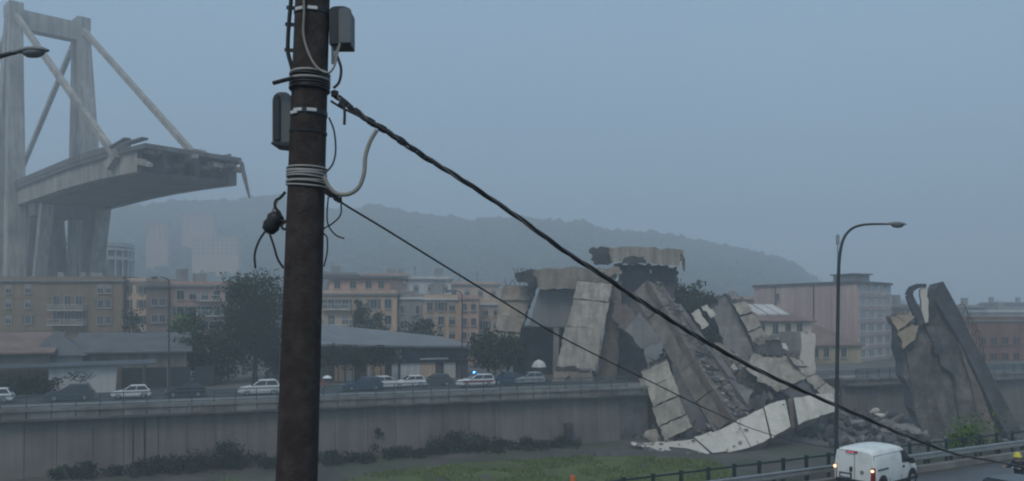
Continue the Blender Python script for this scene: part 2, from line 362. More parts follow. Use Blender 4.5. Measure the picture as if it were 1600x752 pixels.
# ------------------------------------------------------------------ river wall with panels, parapet and railing
def river_wall(u0, u1, label):
    root = thing('river_wall', label, 'wall', WP((u0 + u1) / 2, 0, 0))
    rr = random.Random(int(u0 * 7) + 900); u = u0
    while u < u1 - .3:
        wd = min(rr.choice((2.6, 3.0, 3.4, 3.0)), u1 - u); pr = rr.uniform(0, .03)
        mb = MB(); mb.hexa([WP(u + .025, -.02 - pr - .35, -.5), WP(u + wd - .025, -.02 - pr - .35, -.5), WP(u + wd - .025, .4, -.5), WP(u + .025, .4, -.5),
                            WP(u + .025, -.02 - pr, 5.25), WP(u + wd - .025, -.02 - pr, 5.25), WP(u + wd - .025, .4, 5.25), WP(u + .025, .4, 5.25)])
        mb.build('wall_panel', c_dark if 61.5 < u < 90 else c_wall, root); u += wd  # panels at the broken end are darker: the shadow there is painted in
    mb = MB(); mb.hexa([WP(u0, .05, -.5), WP(u1, .05, -.5), WP(u1, .41, -.5), WP(u0, .41, -.5), WP(u0, .05, 5.25), WP(u1, .05, 5.25), WP(u1, .41, 5.25), WP(u0, .41, 5.25)]); mb.build('wall_core', c_dark, root)
    mb = MB(); mb.hexa([WP(u0, -.9, 5.253), WP(u1, -.9, 5.253), WP(u1, .41, 5.253), WP(u0, .41, 5.253), WP(u0, -.9, 5.45), WP(u1, -.9, 5.45), WP(u1, .41, 5.45), WP(u0, .41, 5.45)]); mb.build('ledge', c_dark, root)
    u = u0
    while u < u1 - .3:
        wd = min(2.0, u1 - u); pr = rr.uniform(-.05, .05); c = rr.choice((c_para, c_para, c_grey, c_wall))
        mb = MB(); mb.hexa([WP(u + .04, -.5 + pr, 5.453), WP(u + wd - .04, -.5 + pr, 5.453), WP(u + wd - .04, .38, 5.453), WP(u + .04, .38, 5.453),
                            WP(u + .04, -.5 + pr, 6.08), WP(u + wd - .04, -.5 + pr, 6.08), WP(u + wd - .04, .38, 6.08), WP(u + .04, .38, 6.08)]); mb.build('parapet_panel', c, root); u += wd
    u = u0
    while u < u1 - .3:
        wd = min(6.0, u1 - u)
        mb = MB(); mb.hexa([WP(u + .015, -.66, 6.083), WP(u + wd - .015, -.66, 6.083), WP(u + wd - .015, .44, 6.083), WP(u + .015, .44, 6.083), WP(u + .015, -.66, 6.4), WP(u + wd - .015, -.66, 6.4), WP(u + wd - .015, .44, 6.4), WP(u + .015, .44, 6.4)]); mb.build('coping', c_para, root); u += wd
    return root
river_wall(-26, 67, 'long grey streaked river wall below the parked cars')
river_wall(97, 175, 'grey river wall behind the rubble and upended deck slab')
def wall_rail(u0, u1, label):
    root = thing('wall_railing', label, 'railing', WP((u0 + u1) / 2, -.4, 6.4))
    n = int((u1 - u0) / 2.0)
    me = None; mb = MB()
    for i in range(9): mb.box((.2 + i * .2, -.06, .55), (.035, .03, 1.0))
    me2 = mb.mesh('infill_panel', m_bluerail)
    for k in range(n + 1):
        p = WP(u0 + k * 2.0, -.4, 6.4)
        if me is None:
            mb = MB(); mb.box((0, 0, .6), (.1, .12, 1.2), R(21.8)); mb.box((0, 0, .02), (.2, .2, .04), R(21.8)); me = mb.mesh('post', m_bluerail)
        link('post', me, root, p - root.location)
        if k < n: link('infill_panel', me2, root, p - root.location, (0, 0, R(21.8)))
    for z, h in ((1.17, .11), (.8, .05), (.45, .05), (.14, .06)):
        mb = MB(); mb.bar(WP(u0, -.475, 6.4 + z), WP(u1, -.475, 6.4 + z), .05, h); mb.build('rail', m_bluerail, root)
wall_rail(-26, 64, 'blue green metal railing along the top of the long river wall')
wall_rail(99, 173, 'blue green railing on the wall behind the upended slab')
mb = MB(); p = P(889, 692, 1); u = UPX(889, -.9)
mb.hexa([WP(u - .45, -1.3, -.3), WP(u + .45, -1.3, -.3), WP(u + .45, -.42, -.3), WP(u - .45, -.42, -.3), WP(u - .42, -1.2, 2.45), WP(u + .4, -1.2, 2.5), WP(u + .4, -.42, 2.5), WP(u - .42, -.42, 2.45)])
tag(mb.build('pillar', c_soot_shade, bevel=.05), 'dark square pillar standing against the foot of the river wall', 'pillar')
mb = MB()
for k in range(2): mb.tube([WP(UPX(208, 0) + k * 1.0, -.42, -.2), WP(UPX(208, 0) + k * 1.0, -.13, 5.2)], .07, 6)
tag(mb.build('drain_pipe', m_dsteel), 'pair of dark drain pipes running down the wall near its far end', 'pipe')

# ------------------------------------------------------------------ hill, its wood and hillside houses
ridge = [(-400, 360), (0, 338), (160, 332), (220, 318), (300, 312), (380, 310), (430, 305), (470, 318), (520, 326), (590, 318), (640, 332), (740, 342), (800, 338), (860, 345), (920, 348), (1000, 362), (1080, 374), (1130, 380), (1190, 394), (1240, 414), (1275, 440), (1330, 460), (1420, 472), (1700, 480), (2100, 484)]
def ry(px):
    for (a, b), (c, d_) in zip(ridge, ridge[1:]):
        if a <= px <= c: return b + (d_ - b) * (px - a) / (c - a)
    return 484
HD = 900.
def hillz(px, t):
    zr = ZY(ry(px), HD) - 4
    return FAR_Z + (zr - FAR_Z) * (t ** 1.25) + (3 * noise.noise(Vector((px * .01, t * 5, 2))) + 5 * noise.noise(Vector((px * .028, t * 3, 8))) + 2.5 * noise.noise(Vector((px * .09, t * 9, 4)))) * t
def fhill(a, b):
    px = -400 + a * 2500
    if b <= .8: t = b / .8; d = 430 + t * (HD - 430); z = hillz(px, t)
    else: t = (b - .8) / .2; d = HD + t * 120; z = hillz(px, 1) * (1 - t) + t * 2
    return ((px - 800) * d / F, d, z - .5)
struct(grid(MB(), fhill, 120, 30), 'hill', m_hill, smooth=True)
ico = bmesh.new(); bmesh.ops.create_icosphere(ico, subdivisions=1, radius=1); icoV = [v.co.copy() for v in ico.verts]; icoF = [[v.index for v in f.verts] for f in ico.faces]; ico.free()
mb = MB(); rnd = random.Random(11)
for k in range(6500):
    px = rnd.uniform(120, 1420); t = rnd.random() ** .8
    if k < 1500: t = rnd.uniform(.93, 1.02)
    d = 430 + t * (HD - 430); c = Vector(((px - 800) * d / F, d, hillz(px, min(t, 1)) + 1)); r_ = rnd.uniform(2.2, 4.6) * (1.5 if rnd.random() < .12 else 1)
    hh = rnd.uniform(.7, 1.1)
    s_ = rnd.random() * 90
    mb.add([c + Vector((v.x * r_, v.y * r_, v.z * r_ * hh)) * (1 + .6 * noise.noise(v * 1.7 + Vector((s_, 0, 0)))) for v in icoV], icoF)
tag(mb.build('hillside_wood', m_hill, world=True, recalc=False), 'dense hazy wood covering the hill behind the town', 'wood', kind='stuff')

# ------------------------------------------------------------------ buildings
WM = {}
def win_mesh(wd, h, style):
    k = (round(wd, 2), round(h, 2), style)
    if k in WM: return WM[k]
    mb = MB(); fw = .09
    mb.box((0, -.04, 0), (wd, .1, h), m=1)
    for sx in (-1, 1): mb.box((sx * (wd / 2 + fw / 2), -.07, 0), (fw, .2, h + 2 * fw), m=0)
    for sz in (-1, 1): mb.box((0, -.071, sz * (h / 2 + fw / 2)), (wd - .004, .2, fw), m=0)
    mb.box((0, -.1, 0), (.06, .07, h - .004), m=0)
    mb.box((0, -.14, -h / 2 - fw - .04), (wd + .35, .3, .07), m=0)
    if style == 'shutter':
        for sx in (-1, 1): mb.box((sx * (wd / 2 + fw + wd * .26), -.06, 0), (wd * .48, .08, h + .1), m=2)
    if style == 'half':
        mb.box((0, -.115, h * .28), (wd - .02, .05, h * .42), m=2)
    mats = [w_brick if style == 'brick' else w_white if style == 'pale' else m_frame, m_glass_l if style == 'pale' else m_glass, m_shut if style == 'shutter' else w_grey]
    WM[k] = mb.mesh('window', mats); return WM[k]
def windows(root, p0, ang, spots, wd, h, style='plain', mix=None):
    rr = random.Random(len(spots) * 13 + int(p0.x))
    a = Vector((math.cos(ang), math.sin(ang), 0))
    for s, z in spots:
        st = style if not mix else rr.choice(mix)
        p = p0 + a * s; p.z = z
        link('window', win_mesh(wd, h, st), root, p - ORG[root.name], (0, 0, ang))
BALC = {}
def balcony(root, p0, ang, s, z, wd, dp=1.1):
    k = round(wd, 1)
    if k not in BALC:
        mb = MB(); mb.box((0, -dp / 2, 0), (wd, dp, .16)); mb.box((0, -dp + .03, 1.0), (wd, .06, .07))
        n_ = max(3, int(wd / .35))
        for i in range(n_ + 1): mb.box((-wd / 2 + .03 + i * (wd - .06) / n_, -dp + .03, .53), (.04, .04, .9))
        for sx in (-1, 1): mb.box((sx * (wd / 2 - .03), -dp / 2, .55), (.05, dp - .1, .9))
        BALC[k] = mb.mesh('balcony', w_white)
    a = Vector((math.cos(ang), math.sin(ang), 0)); p = p0 + a * s; p.z = z
    link('balcony', BALC[k], root, p - ORG[root.name], (0, 0, ang))
def block(name, label, a, b, ztop, depth, wm, rm, z0=FAR_Z, floors=None, roof='flat', over=.35, courses=True, group=None, cat='building', pitch=.26):
    """a, b: plan points of the front face, left and right as seen from the river."""
    a = Vector((a.x, a.y, 0)); b = Vector((b.x, b.y, 0)); t = (b - a).normalized(); nr = Vector((t.y, -t.x, 0))
    root = thing(name, label, cat, ((a + b) / 2 - nr * depth / 2) + Vector((0, 0, z0)), group=group)
    Z = lambda p, z: Vector((p.x, p.y, z))
    A2, B2 = a - nr * depth, b - nr * depth
    mb = MB(); mb.hexa([Z(p, z0 - .3) for p in (a, b, B2, A2)] + [Z(p, ztop) for p in (a, b, B2, A2)]); mb.build('wall', wm, root)
    o = over; q = [a - t * o + nr * o, b + t * o + nr * o, B2 + t * o - nr * o, A2 - t * o - nr * o]
    if roof == 'flat':
        mb = MB(); mb.hexa([Z(p, ztop + .003) for p in q] + [Z(p, ztop + .38) for p in q])
        mb.build('roof', rm, root)
        mb = MB(); i_ = [a + t * .1 - nr * .1, b - t * .1 - nr * .1, B2 - t * .1 + nr * .1, A2 + t * .1 + nr * .1]
        mb.hexa([Z(p, ztop + .383) for p in i_] + [Z(p, ztop + .95) for p in i_]); mb.build('parapet', wm, root)
    elif roof == 'hip':
        L_ = (b - a).length; hh = min(L_, depth) * pitch; ins = min(L_, depth) / 2
        r0 = a + t * ins - nr * depth / 2; r1 = b - t * ins - nr * depth / 2
        if (r1 - r0).dot(t) < .2: r0 = r0 - t * .3; r1 = r0 + t * .6
        mb = MB(); v = [Z(p, ztop + .003) for p in q] + [Z(p, ztop + .2) for p in q] + [Z(r0, ztop + hh), Z(r1, ztop + hh)]
        mb.add(v, [(3, 2, 1, 0), (0, 1, 5, 4), (1, 2, 6, 5), (2, 3, 7, 6), (3, 0, 4, 7), (4, 5, 9, 8), (5, 6, 9), (6, 7, 8, 9), (7, 4, 8)]); mb.build('roof', rm, root)
    elif roof == 'mono':   # falls to the river
        up = depth * .22
        mb = MB(); mb.hexa([Z(q[0], ztop + .003), Z(q[1], ztop + .003), Z(q[2], ztop + up), Z(q[3], ztop + up), Z(q[0], ztop + .2), Z(q[1], ztop + .2), Z(q[2], ztop + up + .2), Z(q[3], ztop + up + .2)]); mb.build('roof', rm, root)
    if floors and courses:
        mb = MB()
        for z in floors[1:]:
            mb = MB(); mb.hexa([Z(p, z - .1) for p in (a + nr * .08, b + nr * .08, b + nr * .01, a + nr * .01)] + [Z(p, z + .06) for p in (a + nr * .08, b + nr * .08, b + nr * .01, a + nr * .01)]); mb.build('string_course', wm, root)
    return root, a, math.atan2(t.y, t.x), (b - a).length
def gridspots(L_, n, zs, m0=1.5): return [(m0 + i * (L_ - 2 * m0) / max(1, n - 1), z) for i in range(n) for z in zs]
def roof_bits(root, a, ang, L_, z, seed, n=3, depth=8):
    rr = random.Random(seed); t = Vector((math.cos(ang), math.sin(ang), 0)); nb = Vector((-t.y, t.x, 0))
    for i in range(n):
        p = a + t * rr.uniform(1.5, L_ - 1.5) + nb * rr.uniform(1.5, depth); h = rr.uniform(1, 2.2)
        if rr.random() < .6:
            mb = MB(); mb.box((p.x, p.y, z + h / 2 - .05), (rr.uniform(.8, 2.4), 1.2, h), ang); mb.build('chimney', w_grey, root)
        else:
            mb = MB(); mb.tube([(p.x, p.y, z - .1), (p.x, p.y, z + 2.6)], .05, 5)
            for k in range(4): mb.bar(p + Vector((0, 0, z + 2.5 - k * .25)) - t * (.5 - k * .08), p + Vector((0, 0, z + 2.5 - k * .25)) + t * (.5 - k * .08), .04, .04)
            mb.build('aerial', m_dsteel, root)

# left tan block
r, a, an, L_ = block('apartment_building', 'long tan apartment block with balcony bay under the broken bridge', PX(-70, 152), PX(192, 150), ZY(440, 150), 12, w_tan, r_flat, floors=[0, ZY(516, 150), ZY(491, 150), ZY(466, 150)], over=.5)
zs = [ZY(y, 150) for y in (452, 475, 500)]
windows(r, a, an, [(s, z) for s in (3, 6.6, 10.2, 13.9, 23.6 - 13, 27.5, 29) for z in zs if s != 23.6 - 13], 1.0, 1.4, 'shutter', ('shutter', 'plain', 'half'))
for y in (485, 508): balcony(r, a, an, (115 + 70) * 152 / F, ZY(y, 150), 6.6, 1.5)
windows(r, a, an, [((x + 70) * 152 / F, ZY(y, 150)) for x in (95, 113, 131) for y in (471, 495)], 1.2, 1.9, 'plain')
roof_bits(r, a, an, L_, ZY(440, 150) + .95, 5, 5)
r, a, an, L_ = block('apartment_building', 'narrow pinkish block between the tan block and the brown gable', PX(192, 151.5), PX(229, 150), ZY(440, 150) - .3, 11, w_cream, r_flat, over=.2)
windows(r, a, an, gridspots(L_, 2, zs, 1.1), .9, 1.4, 'shutter')
# pink block; the shade on its gable end is put in the brown render
r, a, an, L_ = block('apartment_building', 'pink apartment block with balconies beside the big dark tree', PX(266, 141), PX(372, 146), ZY(448, 141), 12, w_pink, r_flat, floors=[0, ZY(500, 141), ZY(475, 141)], over=.45)
windows(r, a, an, gridspots(L_, 5, [ZY(y, 141) for y in (461, 486, 510)], 1.6), 1.1, 1.5, 'plain', ('plain', 'shutter', 'half'))
for y in (470, 494): balcony(r, a, an, 6.5, ZY(y, 141), 4.5)
roof_bits(r, a, an, L_, ZY(448, 141) + .95, 8, 4)
r, a, an, L_ = block('apartment_building', 'gable end with dark roof, browned for shade, left of the pink block', PX(229, 139), PX(266, 140.5), ZY(449, 139), 12, M('shade_brown_render', (.24, .185, .16), .14, .25, streak=.25, fine=4, bump=.05), r_slate, over=.4)
windows(r, a, an, gridspots(L_, 2, [ZY(472, 139), ZY(498, 139)], 1.2), .8, 1.2)
# behind the pole, set back storey
r, a, an, L_ = block('apartment_building', 'cream apartment block with pink set back top storey just past the pole', PX(440, 152), PX(620, 148), ZY(462, 150), 12, w_cream, r_flat, floors=[0, ZY(514, 150), ZY(488, 150)], over=.4)
windows(r, a, an, gridspots(L_, 8, [ZY(y, 150) for y in (475, 500)], 1.6), 1.2, 1.6, 'plain', ('plain', 'shutter', 'half'))
for y in (484, 508): balcony(r, a, an, 10.8, ZY(y, 150), 5.5)
Zt = ZY(462, 150)
mb = MB(); t = Vector((math.cos(an), math.sin(an), 0)); nb = Vector((-t.y, t.x, 0)); q = [a + t * 8.3 + nb * 2, a + t * 20 + nb * 2, a + t * 20 + nb * 10, a + t * 8.3 + nb * 10]
mb.hexa([p + Vector((0, 0, Zt + .5)) for p in q] + [p + Vector((0, 0, Zt + 3.1)) for p in q]); mb.build('top_storey', w_pink, r)
mb = MB(); q = [a + t * 7.4 + nb * 1.2, a + t * 20.6 + nb * 1.2, a + t * 20.6 + nb * 11, a + t * 7.4 + nb * 11]; mb.hexa([p + Vector((0, 0, Zt + 3.103)) for p in q] + [p + Vector((0, 0, Zt + 3.4)) for p in q]); mb.build('top_roof', r_slate, r)
windows(r, a + nb * 2, an, [(s, Zt + 2) for s in (10, 13, 16, 18.4)], 1.1, 1.3)
# cream blocks in the middle
r, a, an, L_ = block('apartment_building', 'end of the cream terrace coloured grey for shade above the warehouse roof', PX(622, 149), PX(661, 145), ZY(468, 147), 12, w_grey, w_white, over=.3)  # grey render carries the shade on this end of the cream terrace
windows(r, a, an, gridspots(L_, 2, [ZY(484, 147), ZY(508, 147)], 1.2), .9, 1.3)
r, a, an, L_ = block('apartment_building', 'cream block with pale roof edge in the middle of the terrace', PX(661, 145), PX(717, 145.5), ZY(469, 145), 12, w_cream, w_white, floors=[0, ZY(513, 145), ZY(490, 145)], over=.35)
windows(r, a, an, gridspots(L_, 3, [ZY(y, 145) for y in (479, 501, 523)], 1.2), 1.0, 1.4, 'plain', ('plain', 'shutter', 'half'))
roof_bits(r, a, an, L_, ZY(469, 145) + .95, 3, 3)
r, a, an, L_ = block('apartment_building', 'proud stair bay with aerials on the cream terrace', PX(717, 143), PX(748, 143.3), ZY(470, 143), 10, w_pink, r_flat, over=.15)
windows(r, a, an, gridspots(L_, 2, [ZY(y, 143) for y in (480, 503, 525)], .9), .8, 1.2)
r, a, an, L_ = block('apartment_building', 'cream block ending behind the fallen deck slab', PX(748, 146), PX(818, 149), ZY(477, 147), 12, w_cream, w_white, floors=[0, ZY(520, 147), ZY(498, 147)], over=.35)
windows(r, a, an, gridspots(L_, 4, [ZY(y, 147) for y in (487, 508, 530)], 1.2), .9, 1.3, 'plain', ('plain', 'shutter', 'half'))
# hazy blocks further back
back = [(505, 560, 431, 205, w_grey, 'first grey roofed block showing over the terrace beside the pole'), (565, 640, 433, 215, w_pink, 'faint pink block behind the set back top storey'),
        (640, 705, 438, 200, w_white, 'faint pale block rising behind the terrace with dark roof'), (700, 780, 446, 210, w_cream, 'faint cream block behind the terrace under the thin wire'),
        (60, 130, 372, 300, w_white, 'pale tower block seen between the bridge legs'), (0, 50, 356, 310, w_white, 'pale block seen left of the nearest bridge strut'),
        (228, 262, 348, 620, w_pink, 'faint narrow pink block high on the hillside'), (284, 334, 334, 680, w_pink, 'faint wide pink block highest on the hillside'),
        (300, 372, 372, 600, w_cream, 'faint cream block lower on the hillside'), (1392, 1445, 482, 190, w_grey, 'grey hazy block behind the tan broken slabs'),
        (1482, 1540, 482, 230, w_grey, 'faint grey block on the skyline right of the upended deck'), (1545, 1640, 490, 220, w_white, 'faint pale block over the brick building'),
        (1560, 1610, 476, 300, w_grey, 'farthest faint block over the brick building'), (1120, 1180, 470, 200, w_pink, 'faint pink block left of the rose coloured factory')]
for x0, x1, yt, d, wm, lb in back:
    hz = FAR_Z if d < 250 else (ZY(yt, d) - 16 - (d - 300) * .08)
    r, a, an, L_ = block('apartment_building', lb, PX(x0, d), PX(x1, d + 2), ZY(yt, d), 10, wm, r_slate if wm in (w_grey, w_pink) else r_flat, z0=hz, over=.5)
    nz = max(2, int(min(4, (ZY(yt, d) - hz) / 3)))
    windows(r, a, an, gridspots(L_, max(2, int(L_ / 3.2)), [ZY(yt, d) - 1.8 - 3 * k for k in range(nz)], 1.5), 1.1, 1.5, 'half')
    roof_bits(r, a, an, L_, ZY(yt, d) + .95, int(x0), 2, 6)
# curved pale building under the deck
r = thing('curved_building', 'pale curved building with stacked terraces under the bridge deck', 'building', PX(178, 260) + Vector((0, 0, FAR_Z)))
for k, (y, h) in enumerate(((378, 1.3), (386, .9), (400, 1.0))):
    mb = MB(); c = PX(160, 268); ring_ = [c + Vector((math.cos(R(q)) * 9.5, math.sin(R(q)) * 9.5, 0)) for q in range(-110, 40, 15)]
    mb.prism([p + Vector((0, 0, ZY(y, 260))) for p in ring_] + [c + Vector((0, 0, ZY(y, 260)))], (0, 0, -h)); mb.build('terrace', w_white, r)
mb = MB(); ring_ = [c + Vector((math.cos(R(q)) * 8.3, math.sin(R(q)) * 8.3, 0)) for q in range(-110, 40, 15)]
mb.prism([p + Vector((0, 0, ZY(379, 260))) for p in ring_] + [c + Vector((0, 0, ZY(379, 260)))], (0, 0, -32)); mb.build('wall', w_grey, r)
for q in range(-100, 30, 15):
    p = c + Vector((math.cos(R(q)) * 9.2, math.sin(R(q)) * 9.2, 0)); mb = MB(); mb.tube([p + Vector((0, 0, ZY(386, 260))), p + Vector((0, 0, FAR_Z))], .25, 6); mb.build('column', w_white, r)
# yellow house with dormers/roof lights
r, a, an, L_ = block('house', 'yellow house with brown hipped roof and white roof lights', PX(1150, 136), PX(1268, 139), ZY(503, 137), 11, w_yel, r_tile, roof='hip', over=.6, floors=[0, ZY(540, 137)])
windows(r, a, an, [((x - 1150) * 137 / F, ZY(514, 137)) for x in (1194, 1217, 1239, 1259)], .95, 1.7, 'plain'); windows(r, a, an, [((x - 1150) * 137 / F, ZY(552, 137)) for x in (1194, 1217, 1239, 1259)], .95, 1.7, 'plain')
tt = Vector((math.cos(an), math.sin(an), 0)); nb = Vector((-tt.y, tt.x, 0)); zt = ZY(503, 137)
for x in (1184, 1204, 1223):
    s = (x - 1150) * 137 / F; q0 = a + tt * (s + 1.0) + nb * 1.3; q1 = a + tt * (s - .2) + nb * 4.6
    sl = Vector((0, 0, .52)); mb = MB()
    mb.hexa([q0 + Vector((0, 0, zt + 1.05)), q0 + tt * 1.7 + Vector((0, 0, zt + 1.05)), q1 + tt * 1.7 + Vector((0, 0, zt + 2.75)), q1 + Vector((0, 0, zt + 2.75)), q0 + Vector((0, 0, zt + 1.3)), q0 + tt * 1.7 + Vector((0, 0, zt + 1.3)), q1 + tt * 1.7 + Vector((0, 0, zt + 2.95)), q1 + Vector((0, 0, zt + 2.95))])
    mb.build('roof_light', w_white, r)
r, a, an, L_ = block('house', 'low yellowish house with broad brown hipped roof beside the lamp post', PX(1212, 143), PX(1346, 146), ZY(541, 145), 12, M('olive_yellow_render', (.4, .34, .22), .15, .25, streak=.25, fine=4, bump=.05), r_tile, roof='hip', over=.5, pitch=.33)
windows(r, a, an, [((x - 1212) * 145 / F, ZY(y, 145)) for x in (1279, 1297, 1327) for y in (551, 577)], .95, 1.6, 'plain')
# rose factory with glazed stair face
A_, B_, C_ = PX(1178, 172), PX(1339, 148), PX(1392, 160)
zt = ZY(443, 149)
r = thing('factory_building', 'rose coloured factory with blank side wall and glazed front', 'building', (A_ + C_) / 2 + Vector((0, 0, FAR_Z)))
D_ = A_ + (C_ - B_); up = lambda p, z: Vector((p.x, p.y, z))
mb = MB(); mb.hexa([up(p, FAR_Z - .3) for p in (A_, B_, C_, D_)] + [up(p, zt) for p in (A_, B_, C_, D_)]); mb.build('wall', w_rose, r)
cen = (A_ + C_) / 2
mb = MB(); q = [cen + (p - cen) * 1.03 for p in (A_, B_, C_, D_)]; mb.hexa([up(p, zt + .003) for p in q] + [up(p, zt + .45) for p in q]); mb.build('coping', r_slate, r)
ta = (C_ - B_).normalized(); an2 = math.atan2(ta.y, ta.x); L2 = (C_ - B_).length
nfl = 6; fh = (zt - FAR_Z) / nfl
for k in range(nfl):
    z0 = FAR_Z + k * fh
    mb = MB(); nn = Vector((ta.y, -ta.x, 0))
    q = [B_ + ta * .9 + nn * .16, C_ - ta * .15 + nn * .16, C_ - ta * .15 + nn * .01, B_ + ta * .9 + nn * .01]
    mb.hexa([up(p, z0 + .03) for p in q] + [up(p, z0 + .72) for p in q]); mb.build('spandrel', M('pale_pink_panel', (.56, .46, .43), .1, .3, streak=.15, bump=.05), r)
    for i in range(4):
        link('window', win_mesh(2.5, fh - 1.0, 'pale'), r, up(B_ + ta * (2.4 + i * (L2 - 4.4) / 3), z0 + .74 + (fh - .9) / 2) - r.location, (0, 0, an2))
tb = (B_ - A_).normalized(); an1 = math.atan2(tb.y, tb.x)
link('window', win_mesh(.8, 1.3, 'plain'), r, up(A_ + tb * 7, zt - 2.1) - r.location, (0, 0, an1))
nn = Vector((tb.y, -tb.x, 0))
for f in (.24, .62): mb = MB(); p = A_ + tb * (B_ - A_).length * f + nn * .12; mb.tube([up(p, FAR_Z), up(p, zt)], .1, 6); mb.build('downpipe', m_dsteel, r)
mb = MB(); p = PX(1330, 158); mb.box((p.x, p.y, zt + 1.0), (5, 4, 1.7), an1); mb.build('roof_hut', w_grey, r)
mb = MB(); mb.box((p.x, p.y, zt + 1.97), (5.8, 4.8, .22), an1); mb.build('roof_hut_slab', r_slate, r)
mb = MB(); p = PX(1309, 160); mb.tube([up(p, zt), up(p, ZY(366, 160))], .13, 6); mb.bar(up(p, ZY(368, 160)), up(p + Vector((0, 0, 0)), ZY(382, 160)), .5, .5); tag(mb.build('chimney_mast', m_luma), 'thin hazy mast rising behind the curved lamp post', 'mast')
# brick building far right
r, a, an, L_ = block('brick_building', 'brown brick building with small windows right of the upended slab', PX(1515, 150), PX(1660, 156), ZY(503, 151), 14, w_brick, r_flat, over=.2, floors=[0, ZY(574, 151)])
windows(r, a, an, [((x - 1515) * 151 / F, ZY(y, 151)) for x in (1540, 1561, 1584, 1606) for y in (533, 558)], 1.3, 1.2, 'brick')
# ------------------------------------------------------------------ sheds behind the far road
r, a, an, L_ = block('shed', 'long low brown roofed shed at the end of the far road', WP(-14, 17), WP(UPX(78, 17), 17), 10.6, 9, M('olive_render', (.15, .15, .12), .25, .4, streak=.3, fine=4, bump=.05), r_tile, roof='mono', over=.5)
mb = MB()
r = thing('gabled_shed', 'small shed with triangular slate roof behind the graffiti wall', 'shed', WP(UPX(88, 20), 20, FAR_Z))
u0, u1 = UPX(48, 17.2), UPX(128, 17.2)
mb = MB(); mb.hexa([WP(u0, 18, FAR_Z - .1), WP(u1, 18, FAR_Z - .1), WP(u1, 26, FAR_Z - .1), WP(u0, 26, FAR_Z - .1), WP(u0, 18, 10.3), WP(u1, 18, 10.3), WP(u1, 26, 10.3), WP(u0, 26, 10.3)]); mb.build('wall', w_grey, r)
um = (u0 + u1) / 2 - .5; mb = MB(); mb.add([WP(u0 - .4, 17.6, 10.303), WP(u1 + .4, 17.6, 10.303), WP(u1 + .4, 26.4, 10.303), WP(u0 - .4, 26.4, 10.303), WP(um, 21, 13.1)], [(3, 2, 1, 0), (0, 1, 4), (1, 2, 4), (2, 3, 4), (3, 0, 4)]); mb.build('roof', r_slate, r)
r, a, an, L_ = block('shed', 'long low shed with curved dark sheet roof and open bays', WP(UPX(118, 19), 19), WP(UPX(292, 19), 19), 10.4, 9, M('stained_render', (.2, .185, .16), .3, .4, streak=.4, fine=4, bump=.05), r_slate, roof='mono', over=.6)
for k in range(4):
    u = UPX(190, 18.9) + k * 2.6
    mb = MB(); mb.hexa([WP(u, 18.93, FAR_Z), WP(u + 2.2, 18.93, FAR_Z), WP(u + 2.2, 19.2, FAR_Z), WP(u, 19.2, FAR_Z), WP(u, 18.93, 8.7), WP(u + 2.2, 18.93, 8.7), WP(u + 2.2, 19.2, 8.7), WP(u, 19.2, 8.7)]); mb.build('bay_shade', m_dsteel, r)  # dark panels painted in place of the shade inside the open bays
# graffiti wall
u0, u1 = UPX(76, 14.5), UPX(180, 14.5)
r = thing('yard_wall', 'pale yard wall with graffiti behind the dark grey car', 'wall', WP((u0 + u1) / 2, 14.5, FAR_Z))
mb = MB(); mb.hexa([WP(u0, 14.5, FAR_Z - .1), WP(u1, 14.5, FAR_Z - .1), WP(u1, 14.8, FAR_Z - .1), WP(u0, 14.8, FAR_Z - .1), WP(u0, 14.5, 9.1), WP(u1 + .2, 14.5, 9.3), WP(u1 + .2, 14.8, 9.3), WP(u0, 14.8, 9.1)]); mb.build('wall_face', w_white, r)
rr = random.Random(5)
for k in range(9):
    u = u0 + .6 + rr.random() * 3.2; z = 7.3 + rr.random() * 1.2; pts = []
    for i in range(8): pts.append(WP(u + .35 * math.sin(i * 1.9 + k) + i * .1, 14.49, z + .3 * math.cos(i * 1.4 + k * 2)))
    mb = MB(); mb.tube(smooth_path(pts, 3), .045, 4); mb.build('graffiti', rr.choice((m_graff, m_graff, m_graff2)), r)
u0 = UPX(-10, 14.2)
mb = MB(); mb.hexa([WP(u0 - 5, 13.9, 9.05), WP(u0 + 15.5, 13.9, 9.35), WP(u0 + 15.5, 16.4, 9.65), WP(u0 - 5, 16.4, 9.35), WP(u0 - 5, 13.9, 9.25), WP(u0 + 15.5, 13.9, 9.5), WP(u0 + 15.5, 16.4, 9.8), WP(u0 - 5, 16.4, 9.5)])
r = thing('canopy', 'long thin blue grey canopy over the graffiti wall', 'canopy', WP(u0 + 5, 15, FAR_Z)); mb.build('canopy_roof', M('blue_grey_sheet', (.08, .1, .11), .2, .5, .5, bump=.05), r)
for k in range(6): mb = MB(); mb.tube([WP(u0 - 4.5 + k * 3.8, 15.2, FAR_Z), WP(u0 - 4.5 + k * 3.8, 15.2, 9.3)], .07, 6); mb.build('post', m_dsteel, r)
